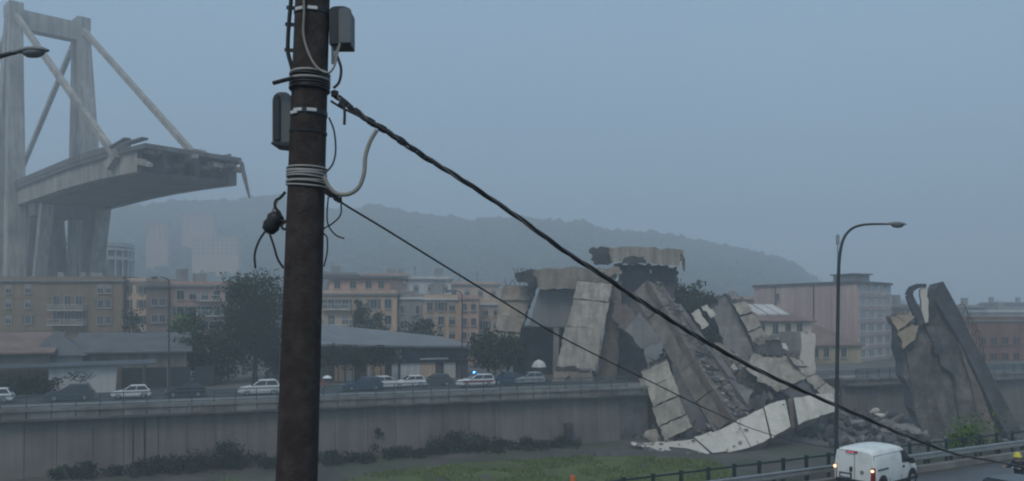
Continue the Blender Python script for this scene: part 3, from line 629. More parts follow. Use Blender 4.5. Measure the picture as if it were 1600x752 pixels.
# warehouse in the middle
u0, u1 = UPX(440, 20), UPX(735, 20)
r = thing('warehouse', 'open fronted warehouse with broad grey roof behind the parked cars', 'warehouse', WP((u0 + u1) / 2, 26, FAR_Z))
mb = MB(); mb.hexa([WP(u0, 21, FAR_Z - .1), WP(u1, 21, FAR_Z - .1), WP(u1, 34, FAR_Z - .1), WP(u0, 34, FAR_Z - .1), WP(u0, 21, 10.9), WP(u1, 21, 10.3), WP(u1, 34, 10.3), WP(u0, 34, 10.9)]); mb.build('wall', M('opening_shade_render', (.11, .115, .11), .3, .4, streak=.3, fine=4, bump=.05), r)  # solid front, its dark colour standing in for shade in the openings
mb = MB(); mb.hexa([WP(u0, 19.4, 11.0), WP(u1 + .5, 19.4, 10.35), WP(u1 + .5, 35, 11.2), WP(u0, 35, 14.0), WP(u0, 19.4, 11.3), WP(u1 + .5, 19.4, 10.6), WP(u1 + .5, 35, 11.5), WP(u0, 35, 14.3)]); mb.build('roof', r_grey, r)
for k, (x, wd) in enumerate(((531, 1.2), (547, 1.0), (578, .9), (590, 1.9), (617, .8), (641, 2.6), (668, 2.2), (703, 1.6))):
    u = UPX(x, 20.7); mb = MB(); mb.hexa([WP(u - wd / 2, 20.7, FAR_Z), WP(u + wd / 2, 20.7, FAR_Z), WP(u + wd / 2, 20.99, FAR_Z), WP(u - wd / 2, 20.99, FAR_Z), WP(u - wd / 2, 20.7, 8.4), WP(u + wd / 2, 20.7, 8.4), WP(u + wd / 2, 20.99, 8.4), WP(u - wd / 2, 20.99, 8.4)]); mb.build('pillar', w_white if k % 3 else w_cream, r)
for x0, x1, z0, z1, mm in ((594, 628, 9.2, 10.3, w_grey), (632, 664, 9.2, 10.2, m_glass), (656, 700, 8.85, 9.05, w_white), (600, 735, 8.5, 8.75, m_dsteel)):
    a_, b_ = UPX(x0, 20.5), UPX(x1, 20.5); mb = MB(); mb.hexa([WP(a_, 20.4, z0), WP(b_, 20.4, z0), WP(b_, 20.99, z0), WP(a_, 20.99, z0), WP(a_, 20.4, z1), WP(b_, 20.4, z1), WP(b_, 20.99, z1), WP(a_, 20.99, z1)]); mb.build('fascia', mm, r)

# ------------------------------------------------------------------ broken cable-stayed bridge
U = Vector((.70, -.714, 0)); Wd = Vector((.714, .70, 0))
N0 = Vector((-124, 207, 90)); F0 = N0 + Wd * 15.5
br = thing('bridge', 'tall concrete stayed bridge whose deck breaks off in mid air', 'bridge', N0 + Wd * 8 - Vector((0, 0, 84)))
def leg(top, foot, w0, w1, name='tower_leg', mat_=c_bridge):
    mb = MB(); mb.bar(top, foot, w0, w0 * 1.1, up=Wd, w2=w1, h2=w1 * 1.1); mb.build(name, mat_, br)
for base in (N0, F0):
    for sg in (-1, 1):
        sp = Wd * (-2 if base is N0 else 2)
        leg(base + U * sg * 1.3 + Vector((0, 0, 0)), base + U * sg * 9.5 + sp + Vector((0, 0, -84)), 2.6, 4.2)
    mb = MB(); mb.box(base + Vector((0, 0, .4)), (5.6, 3.2, 3.0), math.atan2(U.y, U.x)); mb.build('tower_head', c_bridge, br)
mb = MB(); mb.bar(N0 + Vector((0, 0, -1.7)), F0 + Vector((0, 0, -1.7)), 3.4, 4.6); mb.build('cross_beam', c_bridge, br)
def deckpt(s, wv, z): # s along U from the tower, wv across from the near edge; the broken end sags
    return N0 + U * s + Wd * wv + Vector((0, 0, z - 90 - 1.5 * max(0, (s - 45) / 42) ** 1.5))
WID = 15.5
def deckbox(s0, s1a, s1b, w0, w1, z0, z1, name, mat_):
    mb = MB(); cuts = [s0] + [c for c in (45, 58, 70) if s0 < c < min(s1a, s1b)]
    for i, c in enumerate(cuts):
        ea, eb = (cuts[i + 1],) * 2 if i + 1 < len(cuts) else (s1a, s1b)
        mb.hexa([deckpt(c, w0, z0), deckpt(ea, w0, z0), deckpt(eb, w1, z0), deckpt(c, w1, z0), deckpt(c, w0, z1), deckpt(ea, w0, z1), deckpt(eb, w1, z1), deckpt(c, w1, z1)])
    return mb.build(name, mat_, br)
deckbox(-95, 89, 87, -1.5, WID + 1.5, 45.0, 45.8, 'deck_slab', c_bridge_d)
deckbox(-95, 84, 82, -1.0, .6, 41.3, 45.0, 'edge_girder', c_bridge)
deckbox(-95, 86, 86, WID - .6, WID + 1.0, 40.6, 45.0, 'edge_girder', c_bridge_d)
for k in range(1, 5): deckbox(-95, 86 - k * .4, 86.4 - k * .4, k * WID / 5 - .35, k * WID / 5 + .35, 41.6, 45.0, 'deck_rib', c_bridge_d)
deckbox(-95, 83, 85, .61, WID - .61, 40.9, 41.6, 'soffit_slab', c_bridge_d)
for k in range(19):
    s0 = -92 + k * 9.2
    deckbox(s0, s0 + 8.9, s0 + 8.9, -1.62, -1.5, 45.8, 47.0, 'parapet', c_bridge_d); deckbox(s0, s0 + 8.9, s0 + 8.9, WID + 1.5, WID + 1.62, 45.8, 47.0, 'parapet', c_bridge_d)
rr = random.Random(2)
for k in range(9):   # ragged end
    wv = -1 + k * (WID + 2) / 8; s0 = 85 + rr.uniform(-.5, .5); ln = rr.uniform(1.5, 3.6)
    mb = MB(); a_ = deckpt(s0, wv, 43.6 + rr.uniform(-.8, 1.4)); b_ = a_ + U * ln + Vector((0, 0, rr.uniform(-1.2, .5))) + Wd * rr.uniform(-.6, .6)
    mb.bar(a_, b_, rr.uniform(1.2, 2.6), rr.uniform(.6, 1.3), w2=rr.uniform(.6, 1.6), h2=rr.uniform(.2, .8)); mb.build('broken_deck_piece', rr.choice((c_bridge_d, c_dark, c_bridge)), br)
for k in range(2):
    mb = MB(); a_ = deckpt(72 + k * 8, -1.2, 46.6); mb.bar(a_, a_ + U * 8 + Vector((0, 0, .5 - .8 * k)), 1.2, .35); mb.build('lifted_deck_piece', c_bridge_d, br)
for k in range(7):   # torn cables hanging from the break
    a_ = deckpt(85.5, 1 + k * 2.3, 43.5 + (k % 3) * .6); mb = MB(); mb.tube(smooth_path([a_, a_ + U * 1.6 + Vector((0, 0, -.3)), a_ + U * (2.2 + .2 * (k % 4)) + Vector((0, 0, -1.4 - .5 * (k % 3)))], 3), .1, 4); mb.build('torn_cable', m_rust, br)
ea = deckpt(87, WID + 1, 44.6)
mb = MB(); mb.tube(smooth_path([ea - U * 4, ea + U * .5 + Vector((0, 0, .3)), ea + U * 1.6 + Vector((0, 0, -1.5)), ea + U * 2.2 + Vector((.3, 0, -4)), ea + U * 2.7 + Vector((.7, 0, -6.6))], 3), [.4] * 9 + [.3] * 2 + [.22] * 2, 6); mb.build('hanging_beam', c_bridge_d, br)
mb = MB(); mb.bar(deckpt(64, WID + .2, 46), deckpt(70.5, WID + .8, 48.2), 3, 1.4); mb.build('stay_anchor', c_bridge, br)
mb = MB(); mb.bar(deckpt(71.5, -1.3, 43.2), deckpt(76, -1.3, 45.2), 1.6, 1.7); mb.build('stay_anchor', c_bridge, br)
for a_, b_ in ((N0, deckpt(74.5, -1.3, 44.6)), (F0, deckpt(68.5, WID + .8, 47.6)), (F0, F0 + U * -80 + Vector((0, 0, -44))), (N0, N0 + U * -80 + Vector((0, 0, -44)))):
    mb = MB(); mb.bar(a_, b_, 1.1, 1.2); mb.build('stay', c_bridge, br)
# V struts and trestle legs below the deck
for wv in (1.5, WID - 1.5):
    for s in (-26, -14, 13, 22):
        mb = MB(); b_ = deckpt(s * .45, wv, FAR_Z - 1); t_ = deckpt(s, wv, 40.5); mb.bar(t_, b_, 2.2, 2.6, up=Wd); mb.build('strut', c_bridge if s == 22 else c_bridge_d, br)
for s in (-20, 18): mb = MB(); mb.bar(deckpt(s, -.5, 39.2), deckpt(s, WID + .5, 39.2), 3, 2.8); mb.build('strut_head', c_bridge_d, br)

# ------------------------------------------------------------------ fallen deck and pier pieces
def rough(pts, n, jit, seed):
    rr = random.Random(seed); o = []
    for i in range(len(pts)):
        a, b = pts[i], pts[(i + 1) % len(pts)]; o.append(a)
        L_ = (b - a).length
        for k in range(1, n):
            p = a.lerp(b, k / n + rr.uniform(-.1, .1) / n); j = min(jit, L_ * .12)
            o.append(p + Vector((rr.uniform(-j, j), 0, rr.uniform(-j, j))))
    return o
SEED = [100]
def slab(name, label, poly, thick, mf, ms=None, cat='slab', parent=None, n=5, jit=.22, group=None, vec=None):
    SEED[0] += 1
    pts = rough([P(*q) for q in poly], n, jit, SEED[0])
    mb = MB(); mb.prism(pts, vec if vec else (thick * .15, thick, thick * .08), 0, 1)
    o = mb.build(name, [mf, ms or c_edge], parent)
    bm = bmesh.new(); bm.from_mesh(o.data); bmesh.ops.triangulate(bm, faces=[f for f in bm.faces if len(f.verts) > 4]); bm.to_mesh(o.data); bm.free()
    if parent is None: tag(o, label, cat, group)
    return o
def rebar(root_o, pts, r=.05):
    mb = MB(); mb.tube(smooth_path(pts, 3), r, 5); return mb.build('rebar', m_rust, root_o)
def panels(name, label, tl, tr, br_, bl, n, thick, mf, ms=None, cat='slab', gap=.006, seed=1, across=1):
    """a fallen slab that has cracked into panels: each its own part"""
    rr = random.Random(seed); c = [P(*q) for q in (tl, tr, br_, bl)]
    base = min(c, key=lambda p: p.z)
    root = thing(name, label, cat, base)
    fr = [0.]
    for k in range(n): fr.append(fr[-1] + rr.uniform(.7, 1.3))
    fr = [f / fr[-1] for f in fr]
    for k in range(n):
        f0, f1 = fr[k] + (gap if k else 0), fr[k + 1]; dy = Vector((rr.uniform(-.12, .12), rr.uniform(-.25, .25), rr.uniform(-.1, .1)))
        q = [c[0].lerp(c[3], f0), c[1].lerp(c[2], f0 + rr.uniform(-.01, .01)), c[1].lerp(c[2], f1 + rr.uniform(-.012, .012)), c[0].lerp(c[3], f1)]
        pts = rough([p + dy for p in q], 7, .1, seed * 50 + k)
        mb = MB(); mb.prism(pts, (thick * .15, thick, thick * .1), 0, 1); o = mb.build('deck_panel', [mf, ms or c_edge], root)
        bm = bmesh.new(); bm.from_mesh(o.data); bmesh.ops.triangulate(bm, faces=[f for f in bm.faces if len(f.verts) > 4]); bm.to_mesh(o.data); bm.free()
    for k in range(7):
        f = (k + .5) / 7 + rr.uniform(-.05, .05); e = c[0].lerp(c[1], f) + Vector((.1, thick * rr.uniform(.2, .8), 0)); mb = MB()
        mb.tube(smooth_path([e - Vector((0, 0, .3)), e + Vector((rr.uniform(-.2, .2), 0, .45)), e + Vector((rr.uniform(-.8, .8), rr.uniform(-.4, .1), rr.uniform(.3, 1.0)))], 3), .04, 4); mb.build('rebar', m_rust, root)
    return root

panels('leaning_slab', 'tan deck slab leaning left with its foot by the dark tree', (785, 446, 117), (836, 448, 117), (803, 548, 113), (768, 545, 113), 4, 3, c_tan, seed=3)
o = slab('deck_beam', 'horizontal tan deck beam lying over the dark opening', [(833, 424, 112), (900, 419, 112), (962, 424, 112), (957, 452, 112), (900, 452, 112), (842, 451, 112)], 7, c_tan, c_edge)
o2 = slab('burnt_end', '', [(803, 427, 113), (822, 423, 113), (833, 423.5, 112.3), (842, 450, 112.3), (832, 447, 113), (808, 440, 113)], 6, c_soot_shade, c_soot_shade, parent=o, n=6, jit=.4)
for k in range(6): rebar(o, [P(806 + k * 5, 426 + (k % 2) * 4, 113), P(803 + k * 5, 421, 112.6), P(800 + k * 5 + (k % 3) * 3, 419 + (k % 3), 112.4)])
slab('pier_wall', 'pier face under the tan deck beam, blue grey for its shade', [(843, 452.5, 114), (900, 453, 114), (886, 511, 113.5), (826, 509, 113.5)], 5, M('blue_grey_shade_concrete', (.2, .205, .21), .15, .4, streak=.2, fine=5), c_dark)  # recessed face: the shadow under the beam is put in its blue grey
slab('pier_wall', 'wall coloured black as shade inside the opening behind the thin column', [(812, 512, 119), (905, 512, 119), (900, 604, 119), (800, 604, 119)], 3, c_soot_shade, c_soot_shade)  # black colour stands in for the shade under the fallen deck
mb = MB(); mb.bar(P(869, 512, 113.4), P(868, 604, 113.4), .75, .75, up=Vector((0, 1, 0))); tag(mb.build('column', c_grey), 'thin grey column left standing in the dark opening', 'column')
panels('leaning_slab', 'big pale slab leaning right of the opening with three cracks across', (903, 441, 110), (958, 446, 110), (929, 577, 107), (868, 571, 107), 4, 2.2, c_pale, c_brown, seed=8)
o = slab('base_block', 'cracked tan block under the foot of the big pale slab', [(866, 579, 106.4), (896, 581, 106.2), (926, 578, 106.4), (925, 604, 106.2), (862, 604, 106.2)], 5, c_tan, c_brown)
slab('block_lid', '', [(868, 574, 106.2), (890, 573, 106.2), (922, 578, 106.2), (921, 581, 106.2), (894, 579.5, 106.2), (868, 579, 106.2)], 5, c_soot_shade, c_soot_shade, parent=o)
slab('broken_pier', 'pier side browned for shade right of the big pale slab', [(957, 444, 112), (972, 440, 112), (968, 520, 110), (962, 602, 109), (930, 602, 109), (940, 540, 110)], 6, c_brown, c_dark)  # shaded side of the pale slab, the shade put in as brown
slab('broken_pier', 'dark stained pier standing in the middle of the wreck', [(968, 432, 116), (990, 452, 115), (1010, 470, 115), (1008, 540, 113), (1016, 606, 112), (958, 606, 112), (964, 520, 114)], 8, c_dark, c_soot_shade, jit=.5)
# top slab
o = slab('top_slab', 'topmost tan deck slab perched on burnt rubble with a black end', [(950, 388, 112), (1010, 387, 112), (1068, 391, 112), (1061, 417, 112), (1030, 414, 112), (1008, 410, 112), (957, 410, 112)], 9, c_pale, c_edge)
slab('burnt_end', '', [(921, 389, 113), (951, 387, 112.4), (957, 411, 112.4), (945, 414, 113), (927, 412, 113)], 7, c_soot_shade, c_soot_shade, parent=o, n=6, jit=.35)
slab('burnt_patch', '', [(975, 404, 111.9), (984, 400, 111.9), (1004, 401, 111.9), (1012, 413, 111.9), (985, 415, 111.9), (970, 412, 111.9)], 2, c_soot_shade, c_soot_shade, parent=o, n=6, jit=.3)
rr = random.Random(4)
for k in range(8): rebar(o, [P(1062 + rr.uniform(0, 4), 396 + k * 2.5, 112), P(1067 + rr.uniform(0, 3), 401 + k * 2, 112), P(1068 + rr.uniform(-2, 2), 408 + k * 2.4, 112)], .07)
slab('burnt_pier', 'burnt black pier carrying the right of the topmost slab', [(1018, 417, 115), (1058, 418, 115), (1060, 436, 115), (1054, 462, 114), (1030, 478, 114), (1012, 450, 115)], 6, c_soot_shade, c_soot_shade, n=7, jit=.35)
slab('burnt_pier', 'burnt grey pier carrying the left of the topmost slab', [(958, 414, 115.4), (1014, 412, 115.4), (1020, 440, 115), (1012, 466, 115), (985, 456, 115), (966, 438, 115)], 5, c_dark, c_soot_shade, n=7, jit=.35)
slab('deck_fragment', 'small tan fragment wedged below the topmost slab', [(928, 421, 112), (968, 418, 112), (972, 428, 111.5), (952, 432, 111.5)], 3, c_tan)
# long beam
def beam(name, label, a, b, w_, h_, n, mt, mside, seed, upv=Vector((0, -.5, 1))):
    rr = random.Random(seed); a, b = P(*a), P(*b); root = thing(name, label, 'beam', b if b.z < a.z else a)
    for k in range(n):
        p, q = a.lerp(b, k / n + (.004 if k else 0)), a.lerp(b, (k + 1) / n); off = Vector((rr.uniform(-.12, .12), rr.uniform(-.12, .12), rr.uniform(-.12, .12)))
        mb = MB(); mb.bar(p + off, q + off, w_, h_, 0, upv); mb.build('beam_segment', mt, root)
        sx = (q - p).normalized().cross(upv).normalized(); sx = sx if sx.x < 0 or (abs(sx.x) < .3 and sx.z < 0) else -sx
        mb = MB(); mb.bar(p + off, q + off, w_ * .13, h_ * .2, 0, upv)
        for i in range(len(mb.v)): mb.v[i] += sx * w_ * .55 + upv.normalized() * h_ * .46
        mb.build('beam_flange', mside, root)
        mb = MB(); mb.bar(p + off, q + off, w_ * .1, h_ * .2, 0, upv)
        for i in range(len(mb.v)): mb.v[i] += upv.normalized() * h_ * .6 - sx * w_ * .3
        mb.build('beam_rib', mt, root)
    return root
beam('fallen_girder', 'long brown girder sloping down from the wreck top to the river bed', (1012, 452, 110), (1140, 668, 98), 3.4, 2.6, 5, M('girder_concrete', (.25, .222, .19), .3, .8, streak=.3, stain=(.11, .1, .09), stain_amt=.6, stain_scale=.6, fine=6), M('rust_brown_concrete', (.15, .105, .08), .4, .8, streak=.2, stain=(.07, .065, .06), stain_amt=.7, stain_scale=.5, fine=6), 3, Vector((.75, -.6, .5)))
beam('fallen_girder', 'second dark girder lying just above the long brown girder', (1050, 480, 112), (1165, 640, 102), 1.6, 1.6, 4, c_grey, c_dark, 4, Vector((.75, -.5, .5)))
slab('deck_fragment', 'grey kite shaped fragment under the top of the long girder', [(976, 516, 106), (1000, 490, 106), (1037, 536, 105), (1002, 545, 105)], 2, c_grey)
slab('deck_fragment', 'grey sheet draped below the tan beam beside the long girder', [(958, 470, 109), (988, 482, 108), (998, 505, 107), (975, 520, 107), (960, 500, 108)], 2, c_brown, c_dark, n=6, jit=.35)
panels('leaning_slab', 'pale cracked slab leaning against the end of the river wall', (1003, 581, 100), (1043, 562, 100.5), (1081, 668, 97), (1037, 688, 96.6), 4, 1.6, c_pale, c_dark, seed=12)
slab('deck_fragment', 'small pale corner piece on the left of the leaning cracked slab', [(998, 594, 99.8), (1012, 588, 99.8), (1016, 606, 99.5), (1004, 608, 99.5)], 1.2, c_pale)
slab('deck_fragment', 'dark sloping slab below the long brown girder', [(1046, 560, 103), (1068, 585, 102), (1112, 668, 98.5), (1082, 676, 98.5), (1060, 620, 101)], 3, c_dark, c_soot_shade)
slab('deck_fragment', 'grey stained slab between the two girders and the ground', [(1150, 600, 104), (1178, 610, 103), (1162, 655, 100), (1138, 640, 101)], 2, c_grey, c_dark, jit=.4)
slab('wedge_slab', 'tall dark wedge standing left of the pale tilted slab', [(1112, 490, 113), (1126, 466, 113), (1137, 461, 113), (1180, 541, 110), (1168, 566, 109), (1130, 540, 111)], 4, c_grey, c_soot_shade, jit=.3)
slab('wedge_slab', 'thin black edge strip of the dark wedge', [(1134, 460, 112.6), (1140, 462, 112.6), (1184, 541, 109.6), (1177, 545, 109.6)], 3, c_soot_shade, c_soot_shade)
panels('tilted_slab', 'pale tilted slab with a cracked off top in front of the yellow house', (1145, 476, 111), (1165, 472, 111), (1204, 529, 109), (1183, 541, 109), 3, 1.8, c_pale, c_dark, seed=21, gap=.03)
slab('concrete_shard', 'larger whitish broken panel high in the dark rubble', [(1080, 490, 109), (1092, 483, 109), (1108, 508, 108.4), (1096, 515, 108.4)], .5, c_white)
slab('concrete_shard', 'smaller whitish broken panel above the larger one', [(1096, 479, 109.6), (1106, 476, 109.6), (1119, 491, 109.2), (1111, 498, 109.2)], .5, c_white)
slab('concrete_shard', 'whitish scrap beside the dangling cable in the dark rubble', [(1141, 573, 104), (1148, 568, 104), (1154, 577, 104), (1147, 579, 104)], .4, c_white)
slab('sloping_slab', 'big pale slab sloping right with a scorched upper edge', [(1178, 553, 105), (1205, 558, 105), (1233, 556, 105), (1270, 588, 103), (1244, 598, 102), (1216, 612, 101.5), (1190, 598, 102.5), (1166, 577, 104)], 2.2, c_pale, c_edge, jit=.3)
slab('burnt_patch', 'black scorched block on top of the big sloping slab', [(1182, 541, 106), (1198, 531, 106), (1220, 533, 106), (1234, 554, 105), (1206, 557, 104.8), (1180, 552, 105)], 3, c_soot_shade, c_soot_shade, n=7, jit=.3)
slab('deck_fragment', 'tan rim piece over the scorched block', [(1182, 536, 105.8), (1198, 527, 105.8), (1216, 529, 105.8), (1219, 533, 105.8), (1200, 532, 105.8), (1186, 541, 105.8)], 2.4, c_tan)
slab('deck_fragment', 'whitish splinter right of the scorched block', [(1220, 537, 105.6), (1228, 536, 105.6), (1233, 551, 105.2), (1227, 550, 105.2)], 1, c_white)
panels('sloping_slab', 'long grey strip of deck sloping to the lamp post', (1232, 557, 104), (1250, 562, 104), (1311, 614, 101), (1297, 632, 100.4), 4, 1.6, c_pale, c_dark, seed=31)
slab('deck_fragment', 'dark slab lying under the long strip above the curved white deck', [(1222, 586, 103), (1245, 592, 103), (1290, 624, 100.5), (1240, 622, 101), (1218, 612, 102)], 2, c_dark, c_soot_shade)
o = slab('upright_block', 'white upright block in front of the yellow house', [(1251, 519, 113), (1274, 522, 113), (1273, 586, 112), (1250, 578, 112)], 2.5, c_white, c_grey, vec=(-2.3, 2.2, 0))
slab('upright_block', 'block coloured grey for shade left of the white upright block', [(1237, 524, 115.3), (1248, 520, 115.3), (1249, 572, 114.5), (1238, 562, 114.5)], 2, c_grey, c_dark)  # shaded side of the white block, added as a darker block
# the white curved strip of deck on the river bed
top = [(984, 692), (1030, 689), (1085, 684), (1125, 669), (1165, 650), (1205, 631), (1240, 622), (1275, 617), (1302, 616)]
bot = [(1014, 708), (1060, 711), (1110, 708), (1150, 703), (1185, 694), (1215, 679), (1245, 663), (1278, 652), (1308, 645)]
dep_t = [96, 96, 95.5, 95, 95, 95.5, 96.5, 98, 99]; dep_b = [89.5, 88.5, 89, 89.6, 90.5, 92, 94, 96, 98]
root = thing('curved_deck_strip', 'long whitish curved strip of road deck lying on the river bed', 'deck strip', P(1110, 708, 89))
rr = random.Random(9)
TP = smooth_path([P(x, y, d) for (x, y), d in zip(top, dep_t)], 3); BP = smooth_path([P(x, y, d) for (x, y), d in zip(bot, dep_b)], 3)
cuts = [0, 3, 6, 8, 11, 14, 17, 18, 21, 24]
for i0, i1 in zip(cuts, cuts[1:]):
    sh = Vector((rr.uniform(-.05, .05), rr.uniform(-.1, .1), rr.uniform(-.12, .08)))
    A_ = [p.copy() + sh for p in TP[i0:i1 + 1]]; B_ = [p.copy() + sh for p in BP[i0:i1 + 1]]
    if i0: A_[0] = A_[0].lerp(A_[1], rr.uniform(.02, .1)); B_[0] = B_[0].lerp(B_[1], rr.uniform(.02, .12))
    if (i0, i1) == (17, 18):
        A_[0] = A_[0].lerp(A_[1], .3); B_[0] = B_[0].lerp(B_[1], .55); B_ = [b + Vector((0, .6, -.5)) for b in B_]
    A_ = [p + Vector((rr.uniform(-.1, .1), rr.uniform(-.15, .15), rr.uniform(-.07, .07))) for p in A_]; B_ = [p + Vector((rr.uniform(-.1, .1), rr.uniform(-.2, .2), rr.uniform(-.09, .09))) for p in B_]
    mb = MB(); dn = Vector((0, .35, -.75)); nn_ = len(A_)
    V = A_ + B_ + [a + dn for a in A_] + [b + dn for b in B_]
    fs = []
    for i in range(nn_ - 1):
        fs += [(i, i + 1, nn_ + i + 1, nn_ + i), (2 * nn_ + i, 3 * nn_ + i, 3 * nn_ + i + 1, 2 * nn_ + i + 1), (i, 2 * nn_ + i, 2 * nn_ + i + 1, i + 1), (nn_ + i, nn_ + i + 1, 3 * nn_ + i + 1, 3 * nn_ + i)]
    fs += [(0, nn_, 3 * nn_, 2 * nn_), (nn_ - 1, 3 * nn_ - 1, 4 * nn_ - 1, 2 * nn_ - 1)]
    mb.add(V, fs); mb.m = [0 if (k < 4 * (nn_ - 1) and k % 4 == 0) else 1 for k in range(len(fs))]
    mb.build('deck_panel', [c_brown if (i0, i1) == (17, 18) else c_white, c_brown], root)
slab('deck_fragment', 'thin pale plank like piece under the curved white deck', [(1203, 660, 97), (1255, 641, 97.5), (1268, 643, 97.5), (1214, 666, 97)], .4, c_pale)
slab('deck_fragment', 'tilted pale splinter propped under the right of the curved deck', [(1236, 668, 97), (1280, 646, 98), (1284, 650, 98), (1240, 672, 97)], .4, c_grey)
slab('deck_fragment', 'torn flake at the left tip of the curved white deck', [(984, 693, 93), (1006, 695, 92.5), (1020, 696.5, 92), (1004, 699, 91)], .5, c_white)
# ------------------------------------------------------------------ upended deck slab at the right
def facet(name, poly, inner, thick, mf, ms, parent, seed, jit=.5):
    if parent is not None: poly = [(x, y, d + .45) for x, y, d in poly]; inner = [(x, y, d + .45) for x, y, d in inner]
    """a broken face: jagged outline, with inner points pushed in or out so that it breaks into flat facets"""
    pts = rough([P(*q) for q in poly], 3, jit, seed); ins = [P(*q) for q in inner]; n = len(pts); rr = random.Random(seed)
    bm = bmesh.new(); vs = [bm.verts.new(p) for p in pts]; iv = [bm.verts.new(p) for p in ins]
    for i in range(n): bm.edges.new((vs[i], vs[(i + 1) % n]))
    me0 = bpy.data.meshes.new('tmp'); 
    from mathutils.geometry import delaunay_2d_cdt
    co = [Vector((p.x, p.z)) for p in pts + ins]
    v2, e2, f2, ov, oe, of = delaunay_2d_cdt(co, [(i, (i + 1) % n) for i in range(n)], [list(range(n))], 1, 1e-5)
    allp = pts + ins; front = [allp[o_[0]] if o_ else Vector((q.x, 98, q.y)) for q, o_ in zip(v2, ov)]
    bm.free(); mb = MB(); k = len(front); back = [p + Vector((thick * .15, thick, thick * .08)) for p in front]
    mb.add(front + back, [tuple(f) for f in f2], 0)
    idx = {tuple(round(c, 3) for c in p): i for i, p in enumerate(front)}
    ring_ = [idx[tuple(round(c, 3) for c in p)] for p in pts if tuple(round(c, 3) for c in p) in idx]
    fs = [tuple(reversed([k + j for j in f])) for f in f2] + [(ring_[i], k + ring_[i], k + ring_[(i + 1) % len(ring_)], ring_[(i + 1) % len(ring_)]) for i in range(len(ring_))]
    for f in fs: mb.f.append(list(f)); mb.m.append(1)
    return mb.build(name, [mf, ms], parent)
o = facet('upended_deck', [(1402, 500, 100.6), (1420, 508, 100.4), (1440, 504, 100.4), (1452, 496, 100.4), (1463, 466, 100.4), (1474, 468, 100.2), (1504, 540, 99), (1545, 620, 98), (1582, 700, 96.4), (1500, 702, 95.6), (1446, 700, 95.8), (1426, 640, 97.8), (1412, 570, 99.6)],
          [(1440, 545, 99.0), (1466, 520, 99.9), (1452, 600, 97.4), (1482, 585, 98.5), (1472, 650, 96.2), (1510, 640, 97.2), (1530, 690, 95.6), (1432, 580, 98.9)], 3.2, c_stub, c_dark, None, 61)
tag(o, 'huge brown grey deck slab standing on end at the right', 'slab')
facet('broken_layer', [(1488, 560, 97.9), (1512, 572, 97.6), (1556, 690, 95), (1512, 700, 94.8), (1496, 640, 96.2)], [(1518, 640, 96.1)], .8, c_stub, c_dark, o, 63, .14)
facet('broken_layer', [(1446, 506, 99.4), (1464, 474, 99.8), (1476, 486, 99.3), (1506, 556, 97.9), (1492, 590, 97.2), (1470, 570, 97.6), (1462, 545, 98.2)], [(1478, 535, 98.1)], .7, c_stubd, c_dark, o, 65, .2)
facet('broken_layer', [(1416, 548, 99.0), (1440, 540, 98.3), (1462, 640, 96.3), (1478, 700, 94.9), (1448, 700, 94.9), (1430, 640, 96.8)], [(1446, 620, 96.5)], .7, c_stub, c_dark, o, 64, .14)
slab('edge_beam', '', [(1463, 470, 99.4), (1465, 452, 99.4), (1469, 441, 99.4), (1474, 440, 99.4), (1530, 548, 97.8), (1597, 676, 95.4), (1576, 684, 95.4), (1520, 572, 97.4), (1484, 506, 98.6)], 2.6, c_soot_shade, c_dark, parent=o, n=4, jit=.12, vec=(-.1, 2.4, -.25))
slab('inner_rib', '', [(1494, 520, 98.6), (1500, 524, 98.6), (1556, 680, 95.6), (1540, 684, 95.6)], 1.2, c_brown, c_dark, parent=o, n=4)
slab('burnt_hole', '', [(1459, 534, 98.2), (1468, 530, 98.2), (1474, 542, 98), (1468, 554, 98), (1460, 550, 98)], .5, c_soot_shade, c_soot_shade, parent=o)
slab('broken_slab', 'upper tan slab broken off at the top of the upended deck', [(1391, 498, 100), (1410, 488, 99.3), (1432, 493, 99.3), (1418, 506, 99), (1404, 518, 99.0)], 2.2, c_tanc, c_brown)
slab('broken_slab', 'lower tan slab folded under the upper one on the upended deck', [(1403, 520, 98.8), (1424, 507, 98.8), (1436, 510, 98.8), (1428, 532, 98.4), (1411, 546, 98.4)], 1.8, c_tanc, c_brown)
slab('concrete_shard', 'narrow white plate sticking up from the upended deck', [(1438, 452, 99.5), (1450, 450, 99.5), (1450, 504, 99.2), (1437, 508, 99.2)], .5, c_white)
slab('concrete_shard', 'dark shard beside the narrow white plate', [(1451, 455, 100), (1462, 473, 100), (1460, 506, 99.6), (1450, 508, 99.6)], 1.0, c_soot_shade, c_soot_shade)
slab('concrete_shard', 'small white flake left of the narrow white plate', [(1419, 490, 99.9), (1424, 483, 99.9), (1436, 496, 99.6), (1434, 504, 99.6)], .5, c_white)
mb = MB(); bp_ = [P(*q) for q in ((1446, 446, 99.6), (1433, 447, 99.6), (1423, 452, 99.6), (1420, 461, 99.6), (1425, 474, 99.6), (1433, 489, 99.4), (1439, 506, 99.2))]; bw = (.35, .5, .62, .75, .85, .95, .8)
for i in range(6): mb.bar(bp_[i], bp_[i + 1] + (bp_[i + 1] - bp_[i]) * .08, bw[i], .5, up=Vector((0, 1, .1)), w2=bw[i + 1], h2=.5)
tag(mb.build('bent_beam', c_soot_shade), 'black bent beam hooking over the narrow white plate', 'beam')
for k in range(5):
    mb = MB(); x = 1496 + k * 6; mb.tube(smooth_path([P(x, 478 + k * 12, 98.8), P(x + 10, 476 + k * 10, 98.5), P(x + 16, 492 + k * 13, 98.3), P(x + 18, 510 + k * 14, 98.1)], 3), .045, 4); mb.build('rebar', m_rust, o)

